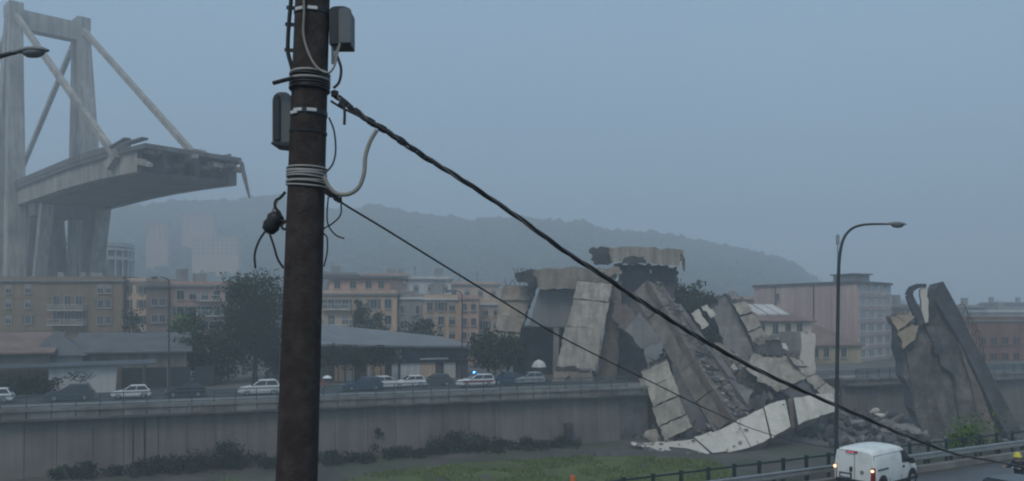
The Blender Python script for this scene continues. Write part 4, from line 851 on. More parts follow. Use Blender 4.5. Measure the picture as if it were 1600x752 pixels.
# ------------------------------------------------------------------ rubble
def hull(seed, n=13):
    rr = random.Random(seed); bm = bmesh.new()
    for k in range(n):
        v = Vector((rr.uniform(-1, 1), rr.uniform(-.8, .8), rr.uniform(-.55, .55))); bm.verts.new(v)
    bmesh.ops.convex_hull(bm, input=bm.verts); bmesh.ops.delete(bm, geom=[v for v in bm.verts if not v.link_faces], context='VERTS')
    bm.verts.index_update(); V = [v.co.copy() for v in bm.verts]; Fc = [[v.index for v in f.verts] for f in bm.faces]; bm.free(); return V, Fc
HULLS = [hull(k) for k in range(10)]
heaps = [(PX(1085, 108), 9, 6, 8.5), (PX(1140, 108), 8, 6, 7.5), (PX(1185, 106), 8, 5, 5.5), (PX(1060, 112), 7, 6, 10.5), (PX(1110, 112), 7, 5, 9), (PX(1240, 104), 8, 5, 4.2), (PX(1330, 104), 10, 6, 1.7), (PX(1400, 100), 7, 5, 1.5), (PX(1020, 112), 6, 5, 6)]
def heap_h(x, y):
    z = 0
    for c, sx, sy, h in heaps: z = max(z, h * math.exp(-((x - c.x) / sx) ** 2 - ((y - c.y) / sy) ** 2))
    return z
def fheap(a, b):
    x, y = 10 + a * 52, 90 + b * 30; z = heap_h(x, y); z += min(1, z) * (1.2 * noise.noise(Vector((x * .5, y * .5, 7))) + .6 * noise.noise(Vector((x * 1.3, y * 1.3, 1))))
    return (x, y, z - .15)
mb = grid(MB(), fheap, 90, 50)
rnd = random.Random(21)
for k in range(2600):
    x, y = rnd.uniform(12, 60), rnd.uniform(91, 117); h = heap_h(x, y)
    if h < .25 and rnd.random() > .35: continue
    if y < 98 and x / y * F + 800 < 1300: continue
    s_ = rnd.choice((.2, .3, .35, .5, .6, .8)); E = Euler((rnd.uniform(0, 6), rnd.uniform(0, 6), rnd.uniform(0, 6))).to_matrix(); V, Fc = rnd.choice(HULLS)
    c = Vector((x, y, h + rnd.uniform(-.1, .35))); mb.add([c + E @ (v * s_) for v in V], Fc, rnd.choice((0, 0, 0, 1, 1, 2)))
tag(mb.build('rubble', [c_dark, c_soot_shade, c_grey], world=True, recalc=False), 'heap of fine dark broken concrete under the fallen slabs', 'rubble', kind='stuff')
cm = []
for k, (V, Fc) in enumerate(HULLS):
    for mm in (c_dark, c_grey, c_pale, c_soot_shade, c_brown):
        q = MB(); q.add(V, Fc); cm.append((q.mesh('concrete_chunk', mm), mm))
rnd = random.Random(33)
for k in range(150):
    px = rnd.choice((rnd.uniform(1015, 1210), rnd.uniform(1015, 1210), rnd.uniform(1200, 1440)))
    d = rnd.uniform(97, 110); p = PX(px, d); h = heap_h(p.x, p.y)
    me, mm = rnd.choice(cm)
    while (mm is c_pale and (px > 1200 or rnd.random() < .6)) or (mm is c_brown and px > 1200): me, mm = rnd.choice(cm)
    s_ = rnd.uniform(.6, 1.5)
    o = link('concrete_chunk', me, None, (p.x, p.y, h + .2), (rnd.uniform(0, 6), rnd.uniform(0, 6), rnd.uniform(0, 6)), (s_ * rnd.uniform(.8, 1.5), s_, s_ * rnd.uniform(.5, 1)))
    cn = {'sooty_shade_concrete': 'sooty', 'grey_concrete': 'grey', 'pale_concrete': 'pale', 'burnt_shade_concrete': 'burnt black', 'brown_stained_shade_concrete': 'brown stained'}[mm.name]
    zn = 'in the heap between the cracked slab and the long girder' if px < 1085 else ('in the heap right of the long girder' if px < 1200 else 'in the low rubble between the girders and the upended deck')
    tag(o, cn + ' concrete chunk ' + zn, 'concrete chunk', cn + ' chunks ' + zn)
rnd = random.Random(77)
for k in range(64):   # tilted broken plates
    px = rnd.choice((rnd.uniform(1040, 1225), rnd.uniform(1040, 1225), rnd.uniform(1225, 1300))); d = rnd.uniform(101, 111); p = PX(px, d); z = heap_h(p.x, p.y) + rnd.uniform(-.2, .9)
    E = Euler((rnd.uniform(-1.2, 1.2), rnd.uniform(-1.2, 1.2), rnd.uniform(0, 6))).to_matrix(); L_, W_, T_ = rnd.uniform(1.2, 3.0), rnd.uniform(.7, 1.6), rnd.uniform(.18, .4)
    ol = [(-L_ / 2, -W_ / 2), (L_ * rnd.uniform(-.2, .1), -W_ * .6), (L_ / 2, -W_ * rnd.uniform(.2, .5)), (L_ * .45, W_ * .3), (L_ * .1, W_ * rnd.uniform(.35, .6)), (-L_ * .5, W_ * rnd.uniform(.1, .5))]
    q = [p + Vector((0, 0, z)) + E @ Vector((a, b_, 0)) for a, b_ in ol]; mm, cn = rnd.choice(((c_dark, 'sooty'), (c_dark, 'sooty'), (c_soot_shade, 'burnt black'), (c_grey, 'grey'), (c_grey, 'grey'), (c_pale, 'pale'), (c_brown, 'brown')))
    mb = MB(); mb.prism(q, E @ Vector((0, 0, T_)), 0, 1); o = mb.build('broken_plate', [mm, c_edge])
    for j in range(2):
        s0 = q[j * 2 + 1]; rb_ = MB(); rb_.tube(smooth_path([s0, s0 + Vector((rnd.uniform(-.4, .4), 0, .3)), s0 + Vector((rnd.uniform(-.9, .9), rnd.uniform(-.4, .2), rnd.uniform(-.3, .6)))], 3), .04, 4); rb_.build('rebar', m_rust, o)
    zn = 'left of the dark wedge slab' if px < 1130 else ('below the scorched slab' if px < 1225 else 'by the white upright block')
    tag(o, cn + ' broken plate with bent bars in the heap ' + zn, 'broken plate', cn + ' plates ' + zn)
rnd = random.Random(91); mb = MB()
for k in range(420):   # crumbs lying on the long girder and at its foot
    t = rnd.random(); p = P(1012, 452, 110).lerp(P(1140, 668, 98), t) + Vector((.75, -.6, .5)).normalized() * 1.5 + Vector((rnd.uniform(-1.3, 1.3), rnd.uniform(-.6, .6), rnd.uniform(-.2, .3)))
    if t < .45 and rnd.random() < .6: continue
    V, Fc = rnd.choice(HULLS); s_ = rnd.choice((.1, .15, .2, .3, .4)); mb.add([p + v * s_ for v in V], Fc, rnd.choice((0, 0, 1, 2)))
for k in range(46):
    i = min(len(TP) - 2, int(abs(rnd.gauss(0, .35)) * len(TP))); p = TP[i].lerp(TP[i + 1], rnd.random()).lerp(BP[i], rnd.random() ** 1.6) + Vector((0, 0, .06)); V, Fc = rnd.choice(HULLS); s_ = rnd.choice((.08, .1, .15, .2, .28)); mb.add([p + v * s_ for v in V], Fc, rnd.choice((0, 1, 1, 2)))
tag(mb.build('crumbs', [c_dark, c_grey, c_tan], world=True, recalc=False), 'small broken concrete crumbs along the long girder and curved strip', 'crumbs', kind='stuff')
for k in range(26):   # bent bars standing out of the heap
    px = rnd.uniform(1030, 1220); d = rnd.uniform(100, 110); p = PX(px, d); z = heap_h(p.x, p.y)
    mb = MB(); q = [p + Vector((0, 0, z - .2))]
    for i in range(3): q.append(q[-1] + Vector((rnd.uniform(-.7, .7), rnd.uniform(-.3, .3), rnd.uniform(.3, .9))))
    mb.tube(smooth_path(q, 3), .05, 4); tag(mb.build('rebar', m_rust), 'bent rusty bar sticking out of the rubble heap', 'bar', 'bent bars in the rubble heap')
for (x, y, d, s_, lb, mm) in ((938, 712, 87, .8, 'left one of two dark boulders on the grass edge', c_dark), (961, 711, 87, .75, 'right one of two dark boulders on the grass edge', c_dark), (1364, 642, 101, .8, 'upright whitish chunk behind the lamp post', c_white), (1376, 651, 100, .8, 'second upright whitish chunk nearer the upended deck', c_white), (1411, 668, 97, 1.1, 'grey flat chunk by the foot of the upended deck', c_grey), (1342, 660, 98, 1.0, 'flat grey chunk in the rubble left of the upended deck', c_grey), (1430, 676, 95, 1.2, 'greenish grey crumpled chunk at the foot of the upended deck', c_grey), (1388, 686, 92, .9, 'dark chunk nearest the near railing', c_dark)):
    q = MB(); V, Fc = HULLS[int(x) % 10]; c = P(x, y, d); q.add([c + v * s_ for v in V], Fc); tag(q.build('concrete_chunk', mm), lb, 'concrete chunk')

# ------------------------------------------------------------------ trees and shrubs
def CG(r_, s): return max(-1.5 * s, min(1.5 * s, r_.gauss(0, s)))
def leaf_cloud(mb, rnd, c, rx, ry_, rz, n, size, clumps=22, spread=.3, m=0):
    cs = []
    for k in range(clumps):
        while True:
            v = Vector((rnd.uniform(-1, 1), rnd.uniform(-1, 1), rnd.uniform(-1, 1)))
            if .25 < v.length < 1: break
        cs.append((c + Vector((v.x * rx, v.y * ry_, v.z * rz)), rnd.uniform(.6, 1.25)))
    for k in range(n):
        q, s = rnd.choice(cs); sp = spread * min(rx, rz) * s * 1.3
        p = q + Vector((CG(rnd, sp), CG(rnd, sp), CG(rnd, sp * .75)))
        a = Vector((rnd.gauss(0, 1), rnd.gauss(0, 1), rnd.gauss(0, .6))).normalized(); b = a.orthogonal().normalized(); b = (Matrix.Rotation(rnd.uniform(0, 6.28), 3, a) @ b)
        e = a.cross(b); L_ = size * rnd.uniform(.6, 1.3)
        mb.add([p - b * L_, p - e * L_ * .45, p + b * L_, p + e * L_ * .5], [(0, 1, 2, 3)], m)
def tree(label, base, h, rx, rz, n, leaf, mats, seed, trunk_r=.18, group=None, name='tree', ryf=.9, clumps=24):
    rnd = random.Random(seed); root = thing(name, label, 'tree', base, group=group)
    c = base + Vector((0, 0, h - rz))
    mb = MB(); tp = [base + Vector((0, 0, -.2)), base + Vector((.1, 0, h * .25)), base + Vector((-.05, .1, h * .55)), c + Vector((0, 0, rz * .4))]
    mb.tube(smooth_path(tp, 3), [trunk_r * (1.2 - .09 * i) for i in range(10)], 7)
    for k in range(6):
        a = rnd.uniform(0, 6.28); z0 = h * rnd.uniform(.3, .6); e = c + Vector((math.cos(a) * rx * .7, math.sin(a) * rx * .7, rnd.uniform(-.3, .6) * rz))
        s0 = base + Vector((0, 0, z0)); mb.tube([s0, s0.lerp(e, .5) + Vector((0, 0, .3)), e], [trunk_r * .5, trunk_r * .35, trunk_r * .12], 5)
    mb.build('trunk', m_bark, root)
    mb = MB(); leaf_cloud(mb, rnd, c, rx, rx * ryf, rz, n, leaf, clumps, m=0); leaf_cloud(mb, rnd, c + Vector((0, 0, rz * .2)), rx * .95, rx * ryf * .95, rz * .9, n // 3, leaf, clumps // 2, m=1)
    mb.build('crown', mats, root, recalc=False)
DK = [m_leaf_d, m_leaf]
def treepx(label, px, py, d, wpx, z0, n, leaf, seed, mats=DK, hf=.42, **kw):
    base = PX(px, d) + Vector((0, 0, z0)); h = ZY(py, d) - z0; tree(label, base, h, wpx / 2 * d / F, h * hf, n, leaf, mats, seed, **kw)
treepx('big dark tree rising beside the wooden pole', 398, 428, 106, 84, FAR_Z, 9000, .22, 1, clumps=60, trunk_r=.3)
treepx('dark lower tree filling the gap left of the big tree', 330, 522, 103, 92, FAR_Z, 2600, .27, 2, clumps=26)
treepx('small pale green tree in front of the pink block', 291, 488, 112, 42, FAR_Z, 1000, .26, 3, mats=[m_leaf, m_leaf_y], hf=.25)
treepx('tall dark tree left of the two by the fallen tan slab', 762, 518, 107, 48, FAR_Z, 1500, .25, 4)
treepx('bushier dark tree against the fallen tan slab', 792, 524, 109, 40, FAR_Z, 1300, .25, 5)
treepx('dark pointed tree before the cream apartment block', 563, 470, 133, 26, FAR_Z, 900, .3, 6)
treepx('round dark tree beside the pointed one', 590, 492, 132, 30, FAR_Z, 800, .3, 7)
treepx('dark tree in front of the grey end of the terrace', 655, 500, 136, 54, FAR_Z, 1000, .3, 8, hf=.3)
treepx('dark smoky tree behind the wreck right of the burnt pier', 1084, 447, 126, 50, FAR_Z, 2200, .32, 9, hf=.3)
treepx('smaller dark tree right of the smoky tree behind the wreck', 1112, 460, 124, 34, FAR_Z, 800, .3, 10, hf=.3)
treepx('dark tree wedged behind the burnt pier left of the smoky tree', 1058, 440, 127, 40, FAR_Z, 1500, .3, 14, hf=.35)
treepx('broad dark tree behind the whitish broken panels', 1100, 470, 121, 64, FAR_Z, 1900, .28, 15, hf=.35)
treepx('dark tree under the pink block with balconies', 208, 486, 138, 34, FAR_Z, 700, .3, 12, hf=.4)
treepx('dark tree against the brown gable end', 440, 520, 108, 60, FAR_Z, 1500, .27, 13)
def bush(label, c, rx, rz, n, leaf, mats, seed, name='shrub', ryf=.8, cat='shrub', group=None):
    rnd = random.Random(seed); root = thing(name, label, cat, c, group=group)
    mb = MB()
    for k in range(5):
        a = rnd.uniform(0, 6.28); mb.tube([c + Vector((0, 0, -.2)), c + Vector((math.cos(a) * rx * .4, math.sin(a) * rx * .3, rz * rnd.uniform(.7, 1.4)))], [.05, .015], 4)
    mb.build('stem', m_bark, root)
    mb = MB(); leaf_cloud(mb, rnd, c + Vector((0, 0, rz * .75)), rx, rx * ryf, rz, n, leaf, 14, .42, 0); leaf_cloud(mb, rnd, c + Vector((0, 0, rz * .9)), rx * .9, rx * ryf * .9, rz, n // 4, leaf, 8, .3, 1)
    mb.build('foliage', mats, root, recalc=False)
# hedge and ivy in front of the warehouse
rnd = random.Random(50); u0, u1 = UPX(505, 18), UPX(606, 18)
mb = MB(); 
for k in range(10): mb.tube([WP(u0 + (u1 - u0) * k / 9, 18, FAR_Z), WP(u0 + (u1 - u0) * k / 9, 18, 9.6)], .06, 5, 1); leaf_cloud(mb, rnd, WP(u0 + (u1 - u0) * k / 9, 18, 9.5 + .3 * math.sin(k)), 1.2, .7, 1.1, 420, .2, 9, .35, 0)
tag(mb.build('hedge', [m_leaf_d, m_bark], recalc=False), 'dark green hedge hanging above the pillars of the warehouse', 'hedge')
mb = MB()
for k in range(7): leaf_cloud(mb, rnd, WP(UPX(0 + k * 13, 12.5) , 13.4, 7.2 + .3 * math.sin(k * 2)), 1.1, .5, .9, 230, .16, 7, .35, 0)
tag(mb.build('hedge', [m_leaf_d], recalc=False), 'low dark hedge at the far left of the riverside road', 'hedge')
# shrubs along the foot of the wall: photo x, top y, width px, distance of foot from the wall
sh = [(118, 742, 60, -2.2, 'low dark shrub at the lower left foot of the wall'), (205, 730, 70, -2.0, 'wide dark shrub below the two drain pipes'), (262, 722, 60, -1.8, 'dark shrub leaning on the wall left of the tallest shrub'),
      (305, 716, 54, -1.6, 'dark shrub just left of the tallest wall shrub'), (350, 703, 46, -1.6, 'tallest pointed shrub at the wall left of the pole'), (392, 712, 66, -1.6, 'broad dark shrub beside the pole'), (430, 716, 60, -1.8, 'dark shrub half hidden by the pole'),
      (520, 722, 60, -2.0, 'low shrub right of the pole'), (580, 715, 70, -1.8, 'flat wide shrub in the middle of the wall foot'), (632, 712, 54, -1.8, 'flat shrub joining the round one'), (680, 694, 40, -1.4, 'small round shrub left of the big round one'), (724, 682, 52, -1.5, 'big round shrub against the wall'),
      (768, 700, 56, -1.5, 'low shrub right of the big round shrub'), (820, 703, 50, -1.4, 'sparse low shrub halfway to the dark pillar'), (880, 690, 44, -1.6, 'low dark shrub at the foot of the dark pillar')]
for k, (px, py, wp, v, lb) in enumerate(sh):
    u = UPX(px, v); c = WP(u, v, 0); z = bed_h(c.x, c.y); rz = max(.6, (ZY(py - 5, c.y) - z) / 1.75); c.z = z
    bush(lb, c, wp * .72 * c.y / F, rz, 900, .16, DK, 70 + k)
for k, (px, py, v) in enumerate(((590, 672, -.3), (345, 690, -.3))):
    c = WP(UPX(px, v), v - .2, ZY(py, WP(UPX(px, v), v).y) - .4); mb = MB(); leaf_cloud(mb, random.Random(k), c, .5, .2, .5, 130, .12, 7, .3, 0); tag(mb.build('wall_plant', [m_leaf_d], recalc=False), ('small dark plant growing out of the wall face' if k == 0 else 'thin plant clinging to the wall above the tallest shrub'), 'plant')
# green bush behind the railing at the right, grassy tufts near the bottom edge
for k, (px, py, s, wp, lb) in enumerate(((1524, 654, 31, 62, 'bright green bush behind the railing in front of the upended slab'), (1496, 680, 28, 26, 'smaller green bush left of the bright bush'), (1572, 688, 33, 22, 'small dull green bush by the end of the guard rail'))):
    d = 50.; c = PX(px, d); c.z = 5.2; bush(lb, c, wp / 2 * d / F, (ZY(py, d) - 5.2) / 1.75, 1500, .11, [m_leaf_y, m_leaf], 120 + k)
for k, (px, d) in enumerate(((352, 30.), (385, 27.))):
    base = PX(px, d) + Vector((0, 0, NEAR_Z - .3)); top = ZY(738 + 3 * k, d); rnd = random.Random(k + 5); mb = MB()
    for i in range(46):
        a = rnd.uniform(0, 6.28); o_ = Vector((math.cos(a), math.sin(a), 0)); L_ = (top - base.z) * rnd.uniform(.6, 1.0); b = o_.cross(Vector((0, 0, 1))) * .035
        p = base + o_ * .12; q = base + o_ * L_ * .16 + Vector((0, 0, L_ * .7)); e = base + o_ * L_ * .34 + Vector((0, 0, L_ * .96))
        mb.add([p - b, p + b, q + b, q - b, e], [(0, 1, 2, 3), (3, 2, 4)])
    tag(mb.build('reed_clump', m_leaf_y, recalc=False), ('left clump of pale green reeds at the bottom edge' if k == 0 else 'pale green reeds just left of the pole foot'), 'plant')

# ------------------------------------------------------------------ vehicles
def car(label, loc, rz, paint, style='hatch', cat='car', group='cars on the riverside road', stripe=None, name='parked_car'):
    root = thing(name, label, cat, loc, rz, group)
    ORG[root.name] = Vector()
    L_, W_, H_ = {'hatch': (3.9, 1.66, 1.45), 'old': (3.75, 1.58, 1.36), 'suv': (4.3, 1.78, 1.62), 'saloon': (4.4, 1.74, 1.42), 'estate': (4.4, 1.74, 1.5)}[style]
    h = L_ / 2; zb = .62 * H_ if style != 'suv' else .98
    mb = MB()
    prof = [(-h, .32), (-h - .03, .62), (-h + .06, zb), (h * .42, zb + .02), (h * .9, zb - .16), (h, .6), (h - .02, .3), (h * .78, .22), (-h * .85, .22)]
    mb.prism([(x, -W_ / 2, z) for x, z in prof], (0, W_, 0))
    body = mb.build('body', paint, root, bevel=.07)
    rx0, rx1, tx0, tx1 = -h + .1, h * .45, -h + (.55 if style not in ('saloon',) else .95), h * .02
    if style == 'estate': tx0 = -h + .3
    wb, wt = W_ / 2 - .06, W_ / 2 - .2
    B = [Vector((rx0, -wb, zb - .02)), Vector((rx1, -wb, zb - .02)), Vector((rx1, wb, zb - .02)), Vector((rx0, wb, zb - .02))]
    T = [Vector((tx0, -wt, H_)), Vector((tx1, -wt, H_)), Vector((tx1, wt, H_)), Vector((tx0, wt, H_))]
    mb = MB(); mb.hexa(B + T); mb.build('roof', paint, root, bevel=.06)
    def pane(b0, b1, t1, t0, u0, u1, v0=.14, v1=.86):
        f = lambda u, v: (b0.lerp(b1, u)).lerp(t0.lerp(t1, u), v)
        q = [f(u0, v0), f(u1, v0), f(u1, v1), f(u0, v1)]; nrm = (q[1] - q[0]).cross(q[3] - q[0]).normalized()
        mb = MB(); mb.prism([p + nrm * .012 for p in q], -nrm * .03); mb.build('window', m_glass, root)
    for (i, j) in ((0, 1), (2, 3)):
        sp = (.05, .5, .53, .95) if i == 0 else (.05, .47, .5, .95)
        pane(B[i], B[j], T[j], T[i], sp[0], sp[1]); pane(B[i], B[j], T[j], T[i], sp[2], sp[3])
    pane(B[1], B[2], T[2], T[1], .08, .92, .1, .92); pane(B[3], B[0], T[0], T[3], .1, .9, .2, .88)
    key = 'wheel%.2f' % H_
    for sx in (-.62, .62):
        for sy in (-1, 1):
            mb = MB(); M_ = Matrix.Rotation(R(90), 3, 'X'); mb.lathe((sx * h, sy * (W_ / 2 - .1), .31), [(.2, -.1), (.31, -.1), (.33, -.05), (.33, .05), (.31, .1), (.2, .1)], 14, 0, M_); wl = mb.build('wheel', m_tyre, root)
            mb = MB(); mb.lathe((sx * h, sy * (W_ / 2 - .03), .31), [(.02, -.05), (.19, -.05), (.19, .05), (.02, .05)], 10, 0, M_); mb.build('rim', m_rim, wl)
    for sy in (-1, 1):
        mb = MB(); mb.box((h - .08, sy * (W_ / 2 - .24), .66), (.16, .34, .15)); mb.build('headlight', m_lensw, root, bevel=.02)
        mb = MB(); mb.box((-h + .02, sy * (W_ / 2 - .14), .74), (.1, .2, .24)); mb.build('taillight', m_lensr, root, bevel=.02)
        mb = MB(); mb.box((h * .36, sy * (W_ / 2 + .06), zb + .08), (.12, .16, .12)); mb.build('mirror', m_black, root, bevel=.02)
    mb = MB(); mb.box((h + .0, 0, .36), (.12, W_ - .1, .18)); mb.build('bumper', m_black if style == 'old' else paint, root, bevel=.03)
    if stripe:
        for sy in (-1, 1): mb = MB(); mb.box((0, sy * (W_ / 2 + .004), .7), (L_ * .86, .02, .24)); mb.build('side_stripe', stripe, root)
    return root
HL = R(21.8) + math.pi; HR = R(21.8)
def carpx(label, px, v, paint, style='hatch', rz=HL, **kw): return car(label, WP(UPX(px, v), v, FAR_Z + .01), rz, paint, style, **kw)
p_grey = M('dark_grey_car_paint', (.075, .09, .105), .05, 1, .25, spec=.6, metal=.2, bump=0); p_black = M('black_car_paint', (.025, .027, .03), .05, 1, .25, spec=.5, bump=0)
p_blue = M('blue_car_paint', (.03, .07, .125), .05, 1, .3, spec=.5, bump=0); p_silver = M('silver_car_paint', (.42, .44, .45), .05, 1, .3, spec=.5, metal=.3, bump=0); p_green = M('dull_green_car_paint', (.07, .09, .085), .05, 1, .35, bump=0)
carpx('white car cut off by the left edge of the picture', -14, 7, m_white_p, 'hatch', HL)
carpx('dark grey hatchback in front of the graffiti wall', 110, 7, p_grey, 'suv')
carpx('older white hatchback between the graffiti wall and dark bays', 205, 7, m_white_p, 'old')
carpx('black car with a pale headlight under the dark trees', 290, 6.5, p_black, 'hatch')
carpx('white high hatchback nearest the pole', 406, 6, m_white_p, 'suv')
carpx('dark blue van like estate right of the person in red', 566, 7, p_blue, 'estate')
carpx('white hatchback left of another white car', 606, 8.5, m_white_p, 'hatch', HR)
carpx('white small car right behind the first white hatchback', 640, 9.2, m_white_p, 'old', HL)
carpx('dark green car in the shade left of the police car', 680, 9.5, p_green, 'hatch')
pc = carpx('white police car with a lit blue beacon and red stripe', 743, 6.6, m_white_p, 'estate', HL, cat='police car', name='police_car', stripe=m_red)
mb = MB(); mb.box((.1, 0, 1.55), (.26, .9, .1)); lb_ = mb.build('light_bar', m_black, pc)
mb = MB(); mb.lathe((.1, -.05, 1.58), [(.02, 0), (.16, 0), (.17, .1), (.13, .2), (.03, .23)], 12); mb.build('beacon', m_lit_b, lb_, smooth=True)
for sy in (-.36, .3): mb = MB(); mb.lathe((.1, sy, 1.58), [(.02, 0), (.14, 0), (.15, .1), (.1, .18), (.03, .2)], 12); mb.build('beacon', m_lit_b2, lb_, smooth=True)
bl = bpy.data.lights.new('beacon_light', 'POINT'); blo = bpy.data.objects.new('beacon_light', bl); col.objects.link(blo); bl.energy = 22; bl.color = (.1, .35, 1); bl.shadow_soft_size = .2
blo.parent = pc; blo.location = (.1, -.2, 2.0)
carpx('dark blue rounded car right of the police car', 790, 8.5, p_blue, 'hatch')
carpx('silver car below the pale parasol', 826, 8, p_silver, 'hatch', HL)
carpx('black car behind the cracked tan block', 905, 10, p_black, 'saloon', HL)
# white van on the near road
vr = R(40)
rc = P(1334, 697, 34.3); ctr = Vector((rc.x, rc.y, 0)) + Vector((math.cos(vr), math.sin(vr), 0)) * 2.02
van = thing('delivery_van', 'white delivery van driving away on the near road with lit tail lights', 'van', (ctr.x, ctr.y, NEAR_Z + .01), vr)
ORG[van.name] = Vector()
secs = [  # x, z bottom, half width low, z shoulder, half width, z top edge, half width top, crown z
    (-2.02, .42, .78, 1.0, .84, 1.66, .74, 1.735), (-1.96, .3, .82, 1.0, .875, 1.72, .775, 1.80), (-1.5, .27, .84, 1.0, .885, 1.755, .785, 1.845), (-.4, .27, .84, 1.0, .885, 1.77, .785, 1.86),
    (.35, .27, .84, 1.0, .885, 1.74, .77, 1.835), (.72, .27, .84, 1.0, .885, 1.66, .74, 1.75), (1.12, .27, .84, .99, .88, 1.33, .76, 1.40), (1.42, .28, .84, .95, .87, 1.08, .78, 1.13), (1.85, .32, .8, .78, .82, .93, .7, .965), (2.08, .4, .68, .66, .7, .76, .58, .78)]
mb = MB(); rings = []
for x, zb, wl, zs_, ws, zt, wt, zc in secs:
    rg = [(-wl, zb), (-ws * .995, zb + .16), (-ws, zs_), (-(ws * .55 + wt * .45), (zs_ * .45 + zt * .55)), (-wt, zt - .04), (-wt * .86, zt + (zc - zt) * .45), (-wt * .45, zc - .01), (0, zc)]
    rg = rg + [(-a, b) for a, b in reversed(rg[:-1])]; rings.append([Vector((x, a, b)) for a, b in rg])
k = len(rings[0])
for rg in rings: mb.v += rg
for i in range(len(rings) - 1):
    for j in range(k): 
        j2 = (j + 1) % k; mb.f.append([i * k + j, i * k + j2, (i + 1) * k + j2, (i + 1) * k + j]); mb.m.append(0)
mb.f.append(list(range(k))); mb.m.append(0); mb.f.append([(len(rings) - 1) * k + j for j in range(k)]); mb.m.append(0)
vb = mb.build('body', m_van_p, van, smooth=False)
for p in vb.data.polygons: p.use_smooth = len(p.vertices) == 4
def vpanel(name, pts, mat_, th=.03, parent=None, bevel=0):
    pts = [Vector(p) for p in pts]; nrm = (pts[1] - pts[0]).cross(pts[2] - pts[0]).normalized(); mb = MB(); mb.prism([p + nrm * th * .5 for p in pts], -nrm * th); return mb.build(name, mat_, parent or van, bevel=bevel)
yS = lambda z: -(.885 - max(0, z - 1.0) * .13) - .004
for sgn in (1, -1):
    f = lambda x, z: (x, sgn * yS(z), z)
    vpanel('window', [f(.38, 1.09), f(1.14, 1.07), f(1.03, 1.26), f(.72, 1.57), f(.42, 1.6)][::sgn], m_glass)
    for x in (-1.99 + .02, -.72, .33): vpanel('seam_and_reflection', [f(x, .42), f(x + .018, .42), f(x + .018, 1.62), f(x, 1.62)][::sgn], m_black, .012)
    vpanel('seam_and_reflection', [f(-1.9, 1.58), f(.34, 1.58), f(.34, 1.595), f(-1.9, 1.595)][::sgn], m_luma, .014)  # painted strip for the cable's reflection along the upper side
    vpanel('side_rail', [f(-1.75, .98), f(-.86, .98), f(-.86, 1.03), f(-1.75, 1.03)][::sgn], m_black, .04)
    vpanel('door_handle', [f(.42, .88), f(.55, .88), f(.55, .98), f(.42, .98)][::sgn], m_black, .05)
    vpanel('side_skirt', [f(-1.9, .28), f(1.8, .28), f(1.8, .4), f(-1.9, .4)][::sgn], m_black, .05)
    mb = MB(); mb.box((1.02, sgn * -1.0, 1.12), (.14, .2, .22)); mb.build('mirror', m_black, van, bevel=.03)
    for wx in (-1.32, 1.3):
        M_ = Matrix.Rotation(R(90), 3, 'X'); mb = MB(); mb.lathe((wx, sgn * -.885, .36), [(.02, -.012), (.41, -.012), (.41, .012), (.02, .012)], 22, 0, M_); mb.build('wheel_arch', m_black, van)
        mb = MB(); mb.lathe((wx, sgn * -.8, .31), [(.18, -.1), (.3, -.1), (.32, -.06), (.32, .06), (.3, .1), (.18, .1)], 20, 0, M_); wl = mb.build('wheel', m_tyre, van)
        mb = MB(); mb.lathe((wx, sgn * -.87, .31), [(.02, -.04), (.2, -.04), (.2, .04), (.02, .04)], 16, 0, M_); mb.build('rim', m_rim, wl)
    # tail lights: tall lens on the rear corner with a lit bulb near the top
    y = sgn * -.80
    mb = MB(); mb.hexa([(-2.075, y - .075, .5), (-1.93, y + sgn * -.092, .5), (-1.93, y + sgn * .06, .5), (-2.075, y + sgn * .07, .5)][::1] + [(-2.055, y - .065, 1.12), (-1.94, y + sgn * -.088, 1.12), (-1.94, y + sgn * .05, 1.12), (-2.055, y + sgn * .06, 1.12)])
    tl_ = mb.build('taillight', m_lensr, van, bevel=.015)
    mb = MB(); mb.lathe((-2.06, y - sgn * .01, 1.0), [(.005, -.03), (.062, -.03), (.055, .025), (.005, .04)], 12, 0, Matrix.Rotation(R(-90), 3, 'Y')); mb.build('bulb', m_lit_o, tl_)
    mb = MB(); mb.box((2.02, sgn * -.52, .72), (.16, .3, .16)); mb.build('headlight', m_lensw, van, bevel=.03)
xR = -2.035
vpanel('seam_and_reflection', [(xR, -.05, .45), (xR, -.032, .45), (xR, -.032, 1.66), (xR, -.05, 1.66)], m_luma, .014)
vpanel('plate_recess', [(xR - .005, .62, .58), (xR - .005, .08, .58), (xR - .005, .08, .8), (xR - .005, .62, .8)], m_black, .03)
vpanel('number_plate', [(xR - .025, .56, .62), (xR - .025, .14, .62), (xR - .025, .14, .74), (xR - .025, .56, .74)], m_lensw, .02)
vpanel('door_handle', [(xR - .02, .16, .86), (xR - .02, .05, .86), (xR - .02, .05, 1.06), (xR - .02, .16, 1.06)], m_black, .05, bevel=.01)
mb = MB(); mb.lathe((xR - .01, -.36, .9), [(.01, -.02), (.07, -.02), (.07, .02), (.01, .02)], 14, 0, Matrix.Rotation(R(90), 3, 'Y')); mb.build('badge', m_luma, van)
mb = MB(); mb.box((-2.03, .08, 1.68), (.1, .5, .05)); bk = mb.build('brake_light', m_lensr, van, bevel=.015)
mb = MB(); mb.box((-2.085, .1, 1.68), (.02, .3, .035)); mb.build('lit_strip', m_lit_r, bk)
mb = MB(); mb.box((-2.04, 0, .45), (.14, 1.56, .2)); mb.build('bumper', m_black, van, bevel=.04)
mb = MB(); mb.box((2.05, 0, .46), (.14, 1.3, .22)); mb.build('bumper', m_van_p, van, bevel=.04)
vpanel('windscreen', [(.76, -.68, 1.66), (1.36, -.74, 1.13), (1.36, .74, 1.13), (.76, .68, 1.66)], m_glass, .05)
